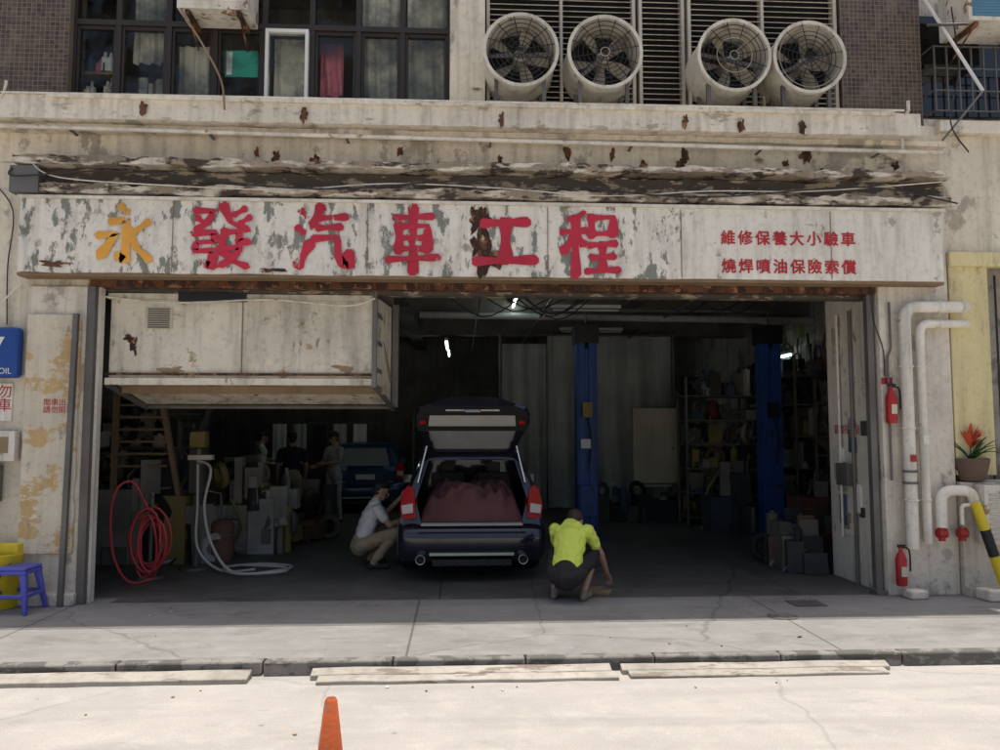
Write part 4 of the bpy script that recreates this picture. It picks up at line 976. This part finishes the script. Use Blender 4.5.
for k in range(5): curtain(mb,-4.2+k*.45,-3.9+k*.45,9.6,1.0,1.9,[M['wshirt'],M['gshirt'],M['bshirt'],M['curt2'],M['wshirt']][k],.03,2,16,ph=k)
mb.tube([(-4.4,9.6,1.92),(-1.9,9.6,1.92)],.012,M['steel'],6);mb.obj('hanging_clothes')
# ---------------------------------------------------------------- street furniture and small things
def cone(x,y):
    E=empty('traffic_cone');E.location=(x,y,-.1);mb=MB()
    mb.lathe((0,0,.03),(0,0,1),[(0,.15),(.02,.13),(.05,.118),(.45,.052),(.66,.026),(.67,.020),(.66,.014),(.3,.05)],M['cone'],28)
    mb.obj('body',E);mb=MB();mb.box(-.18,.18,-.18,.18,0,.035,M['coneb']);mb.obj('foot',E,bevel=.012)
cone(-.53,-4.72)
E=empty('plastic_stool');E.location=(-4.22,-.32,0);mb=MB()
mb.box(-.15,.15,-.15,.15,.40,.43,M['bstool']);mb.box(-.155,.155,-.155,.155,.365,.399,M['bstool'])
for sx in (-1,1):
    for sy in (-1,1):
        A=[mb.v((sx*(.15)-sx*a,sy*.15-sy*b,.37)) for a,b in ((0,0),(.06,0),(.06,.06),(0,.06))];B=[mb.v((sx*(.20)-sx*a,sy*.20-sy*b,0)) for a,b in ((0,0),(.04,0),(.04,.04),(0,.04))];mb.skin([A,B],M['bstool'])
for sx in (-1,1): mb.box(sx*.172-.01,sx*.172+.01,-.15,.15,.15,.19,M['bstool']);mb.box(-.15,.15,sx*.172-.01,sx*.172+.01,.15,.19,M['bstool'])
mb.obj('seat_and_legs',E,bevel=.01)
E=empty('yellow_bucket');mb=MB();mb.lathe((-4.45,-.16,0),(0,0,1),[(0,.12),(.0,.13),(.50,.165),(.52,.175),(.53,.165),(.50,.155),(.03,.12)],M['ybin'],26);mb.box(-4.55,-4.30,-.20,-.10,.50,.62,M['ybin']);mb.obj('tub',E,bevel=.01)
mb=MB();mb.tube([(-4.6,-.16,.5),(-4.55,-.3,.42),(-4.45,-.34,.40),(-4.35,-.3,.42),(-4.29,-.16,.5)],.006,M['steel'],6,smooth=5);mb.obj('handle',E)
E=empty('potted_plant');E.location=(5.46,-.04,1.19);E.scale=(1.15,1.15,1.15);mb=MB()
mb.lathe((0,0,0),(0,0,1),[(0,.001),(0,.10),(.02,.12),(.17,.155),(.20,.16),(.21,.15),(.17,.14),(.16,.001)],M['pot'],22);mb.obj('pot',E)
mb=MB();rr=random.Random(4)
def blade(mb,c,ang,L,up,w,m,drop=.5):
    P_=[]
    for k in range(8):
        t=k/7;rad=L*t;z=up*t-drop*L*t*t
        ww=w*(1-t)**.6*(.6+.8*math.sin(min(1,t*2)*1.57))*.5
        d=V((math.cos(ang),math.sin(ang),0));s_=V((-math.sin(ang),math.cos(ang),0));q=V(c)+d*rad+V((0,0,z))
        P_.append([mb.v(q+s_*ww),mb.v(q-V((0,0,ww*.5))),mb.v(q-s_*ww)])
    mb.skin(P_,m,closed=False)
for k in range(34): blade(mb,(0,0,.18),rr.random()*6.28,rr.uniform(.16,.28),rr.uniform(.18,.38),.045,M['leaf'],rr.uniform(.4,1.0))
for k in range(26): blade(mb,(0,0,.30+.02*(k%4)),rr.random()*6.28,rr.uniform(.08,.15),rr.uniform(.10,.22),.045,M['petal'],.3)
mb.cyl((0,0,.15),(0,0,.34),.012,.01,M['leaf'],6);mb.obj('foliage',E)
mb=MB();a,b=V((5.58,-.38,.0)),V((5.33,-.28,.98));mb.cyl(a,a.lerp(b,.45),.05,.05,M['ybin'],16,cap=True);mb.cyl(a.lerp(b,.451),a.lerp(b,.72),.0505,.0505,M['black'],16);mb.cyl(a.lerp(b,.721),b,.05,.05,M['ybin'],16);mb.obj('striped_bollard')
mb=MB();mb.ball((5.75,-.42,.10),(.26,.16,.16),M['pillar'],14,8);mb.box(5.32,5.60,-.42,-.22,0,.12,M['pillar'],rz=.2);mb.box(4.60,4.80,-.28,-.12,0,.09,M['pillar'],rz=.1);mb.obj('concrete_block',bevel=.02)
mb=MB();mb.box(1.36,1.62,.30,.52,.002,.012,M['cardboard'],rz=.3);mb.box(1.42,1.60,.12,.25,.002,.03,M['cardboard'],rz=-.4);mb.obj('cardboard_sheet')
mb=MB();mb.cyl((3.0,-.9,.004),(3.0,-.9,.006),.14,.14,M['kerb'],24);mb.box(3.3,3.62,-.52,-.25,.004,.008,M['steel']);mb.obj('drain_cover')
mb=MB();rl=random.Random(9)
for k in range(60):
    x=rl.uniform(-5,6);y=rl.choice([rl.uniform(-2.6,-2.2),rl.uniform(-1.9,-.05),rl.uniform(-6,-2.6)]);z=-.098 if y<-2.15 else .002;s_=rl.uniform(.008,.022)
    mb.box(x,x+s_,y,y+s_*rl.uniform(.6,2),z,z+.006,rl.choice([M['cardboard'],M['wood'],M['vwhite'],JK[1],JK[0]]),rz=rl.random()*3)
mb.obj('litter')
# ---------------------------------------------------------------- camera, light
cam=bpy.data.cameras.new('camera');co=bpy.data.objects.new('camera',cam);bpy.context.collection.objects.link(co)
co.location=(0,-8.05,1.7);th=math.radians(4.3);ps=math.radians(3)
F=V((math.sin(ps)*math.cos(th),math.cos(ps)*math.cos(th),math.sin(th)));co.rotation_euler=F.to_track_quat('-Z','Y').to_euler()
cam.sensor_width=36;cam.lens=27.72;cam.clip_end=1000;cam.clip_start=.05;scene.camera=co
w=bpy.data.worlds.new("World");scene.world=w;w.use_nodes=True;nt=w.node_tree
sky=nt.nodes.new('ShaderNodeTexSky');sky.sky_type='NISHITA';sky.sun_disc=False;el=math.radians(85.9);sky.sun_elevation=el;sky.sun_rotation=0;sky.dust_density=5
nt.links.new(sky.outputs[0],nt.nodes['Background'].inputs[0]);nt.nodes['Background'].inputs[1].default_value=.15
sun=bpy.data.lights.new('sun','SUN');sun.energy=5;sun.angle=math.radians(.5);sun.color=(1,.95,.88);so=bpy.data.objects.new('sun',sun);bpy.context.collection.objects.link(so)
so.rotation_euler=(-V((0,math.cos(el),math.sin(el)))).to_track_quat('-Z','Y').to_euler()
scene.view_settings.view_transform='Standard';scene.view_settings.look='None';scene.view_settings.exposure=0
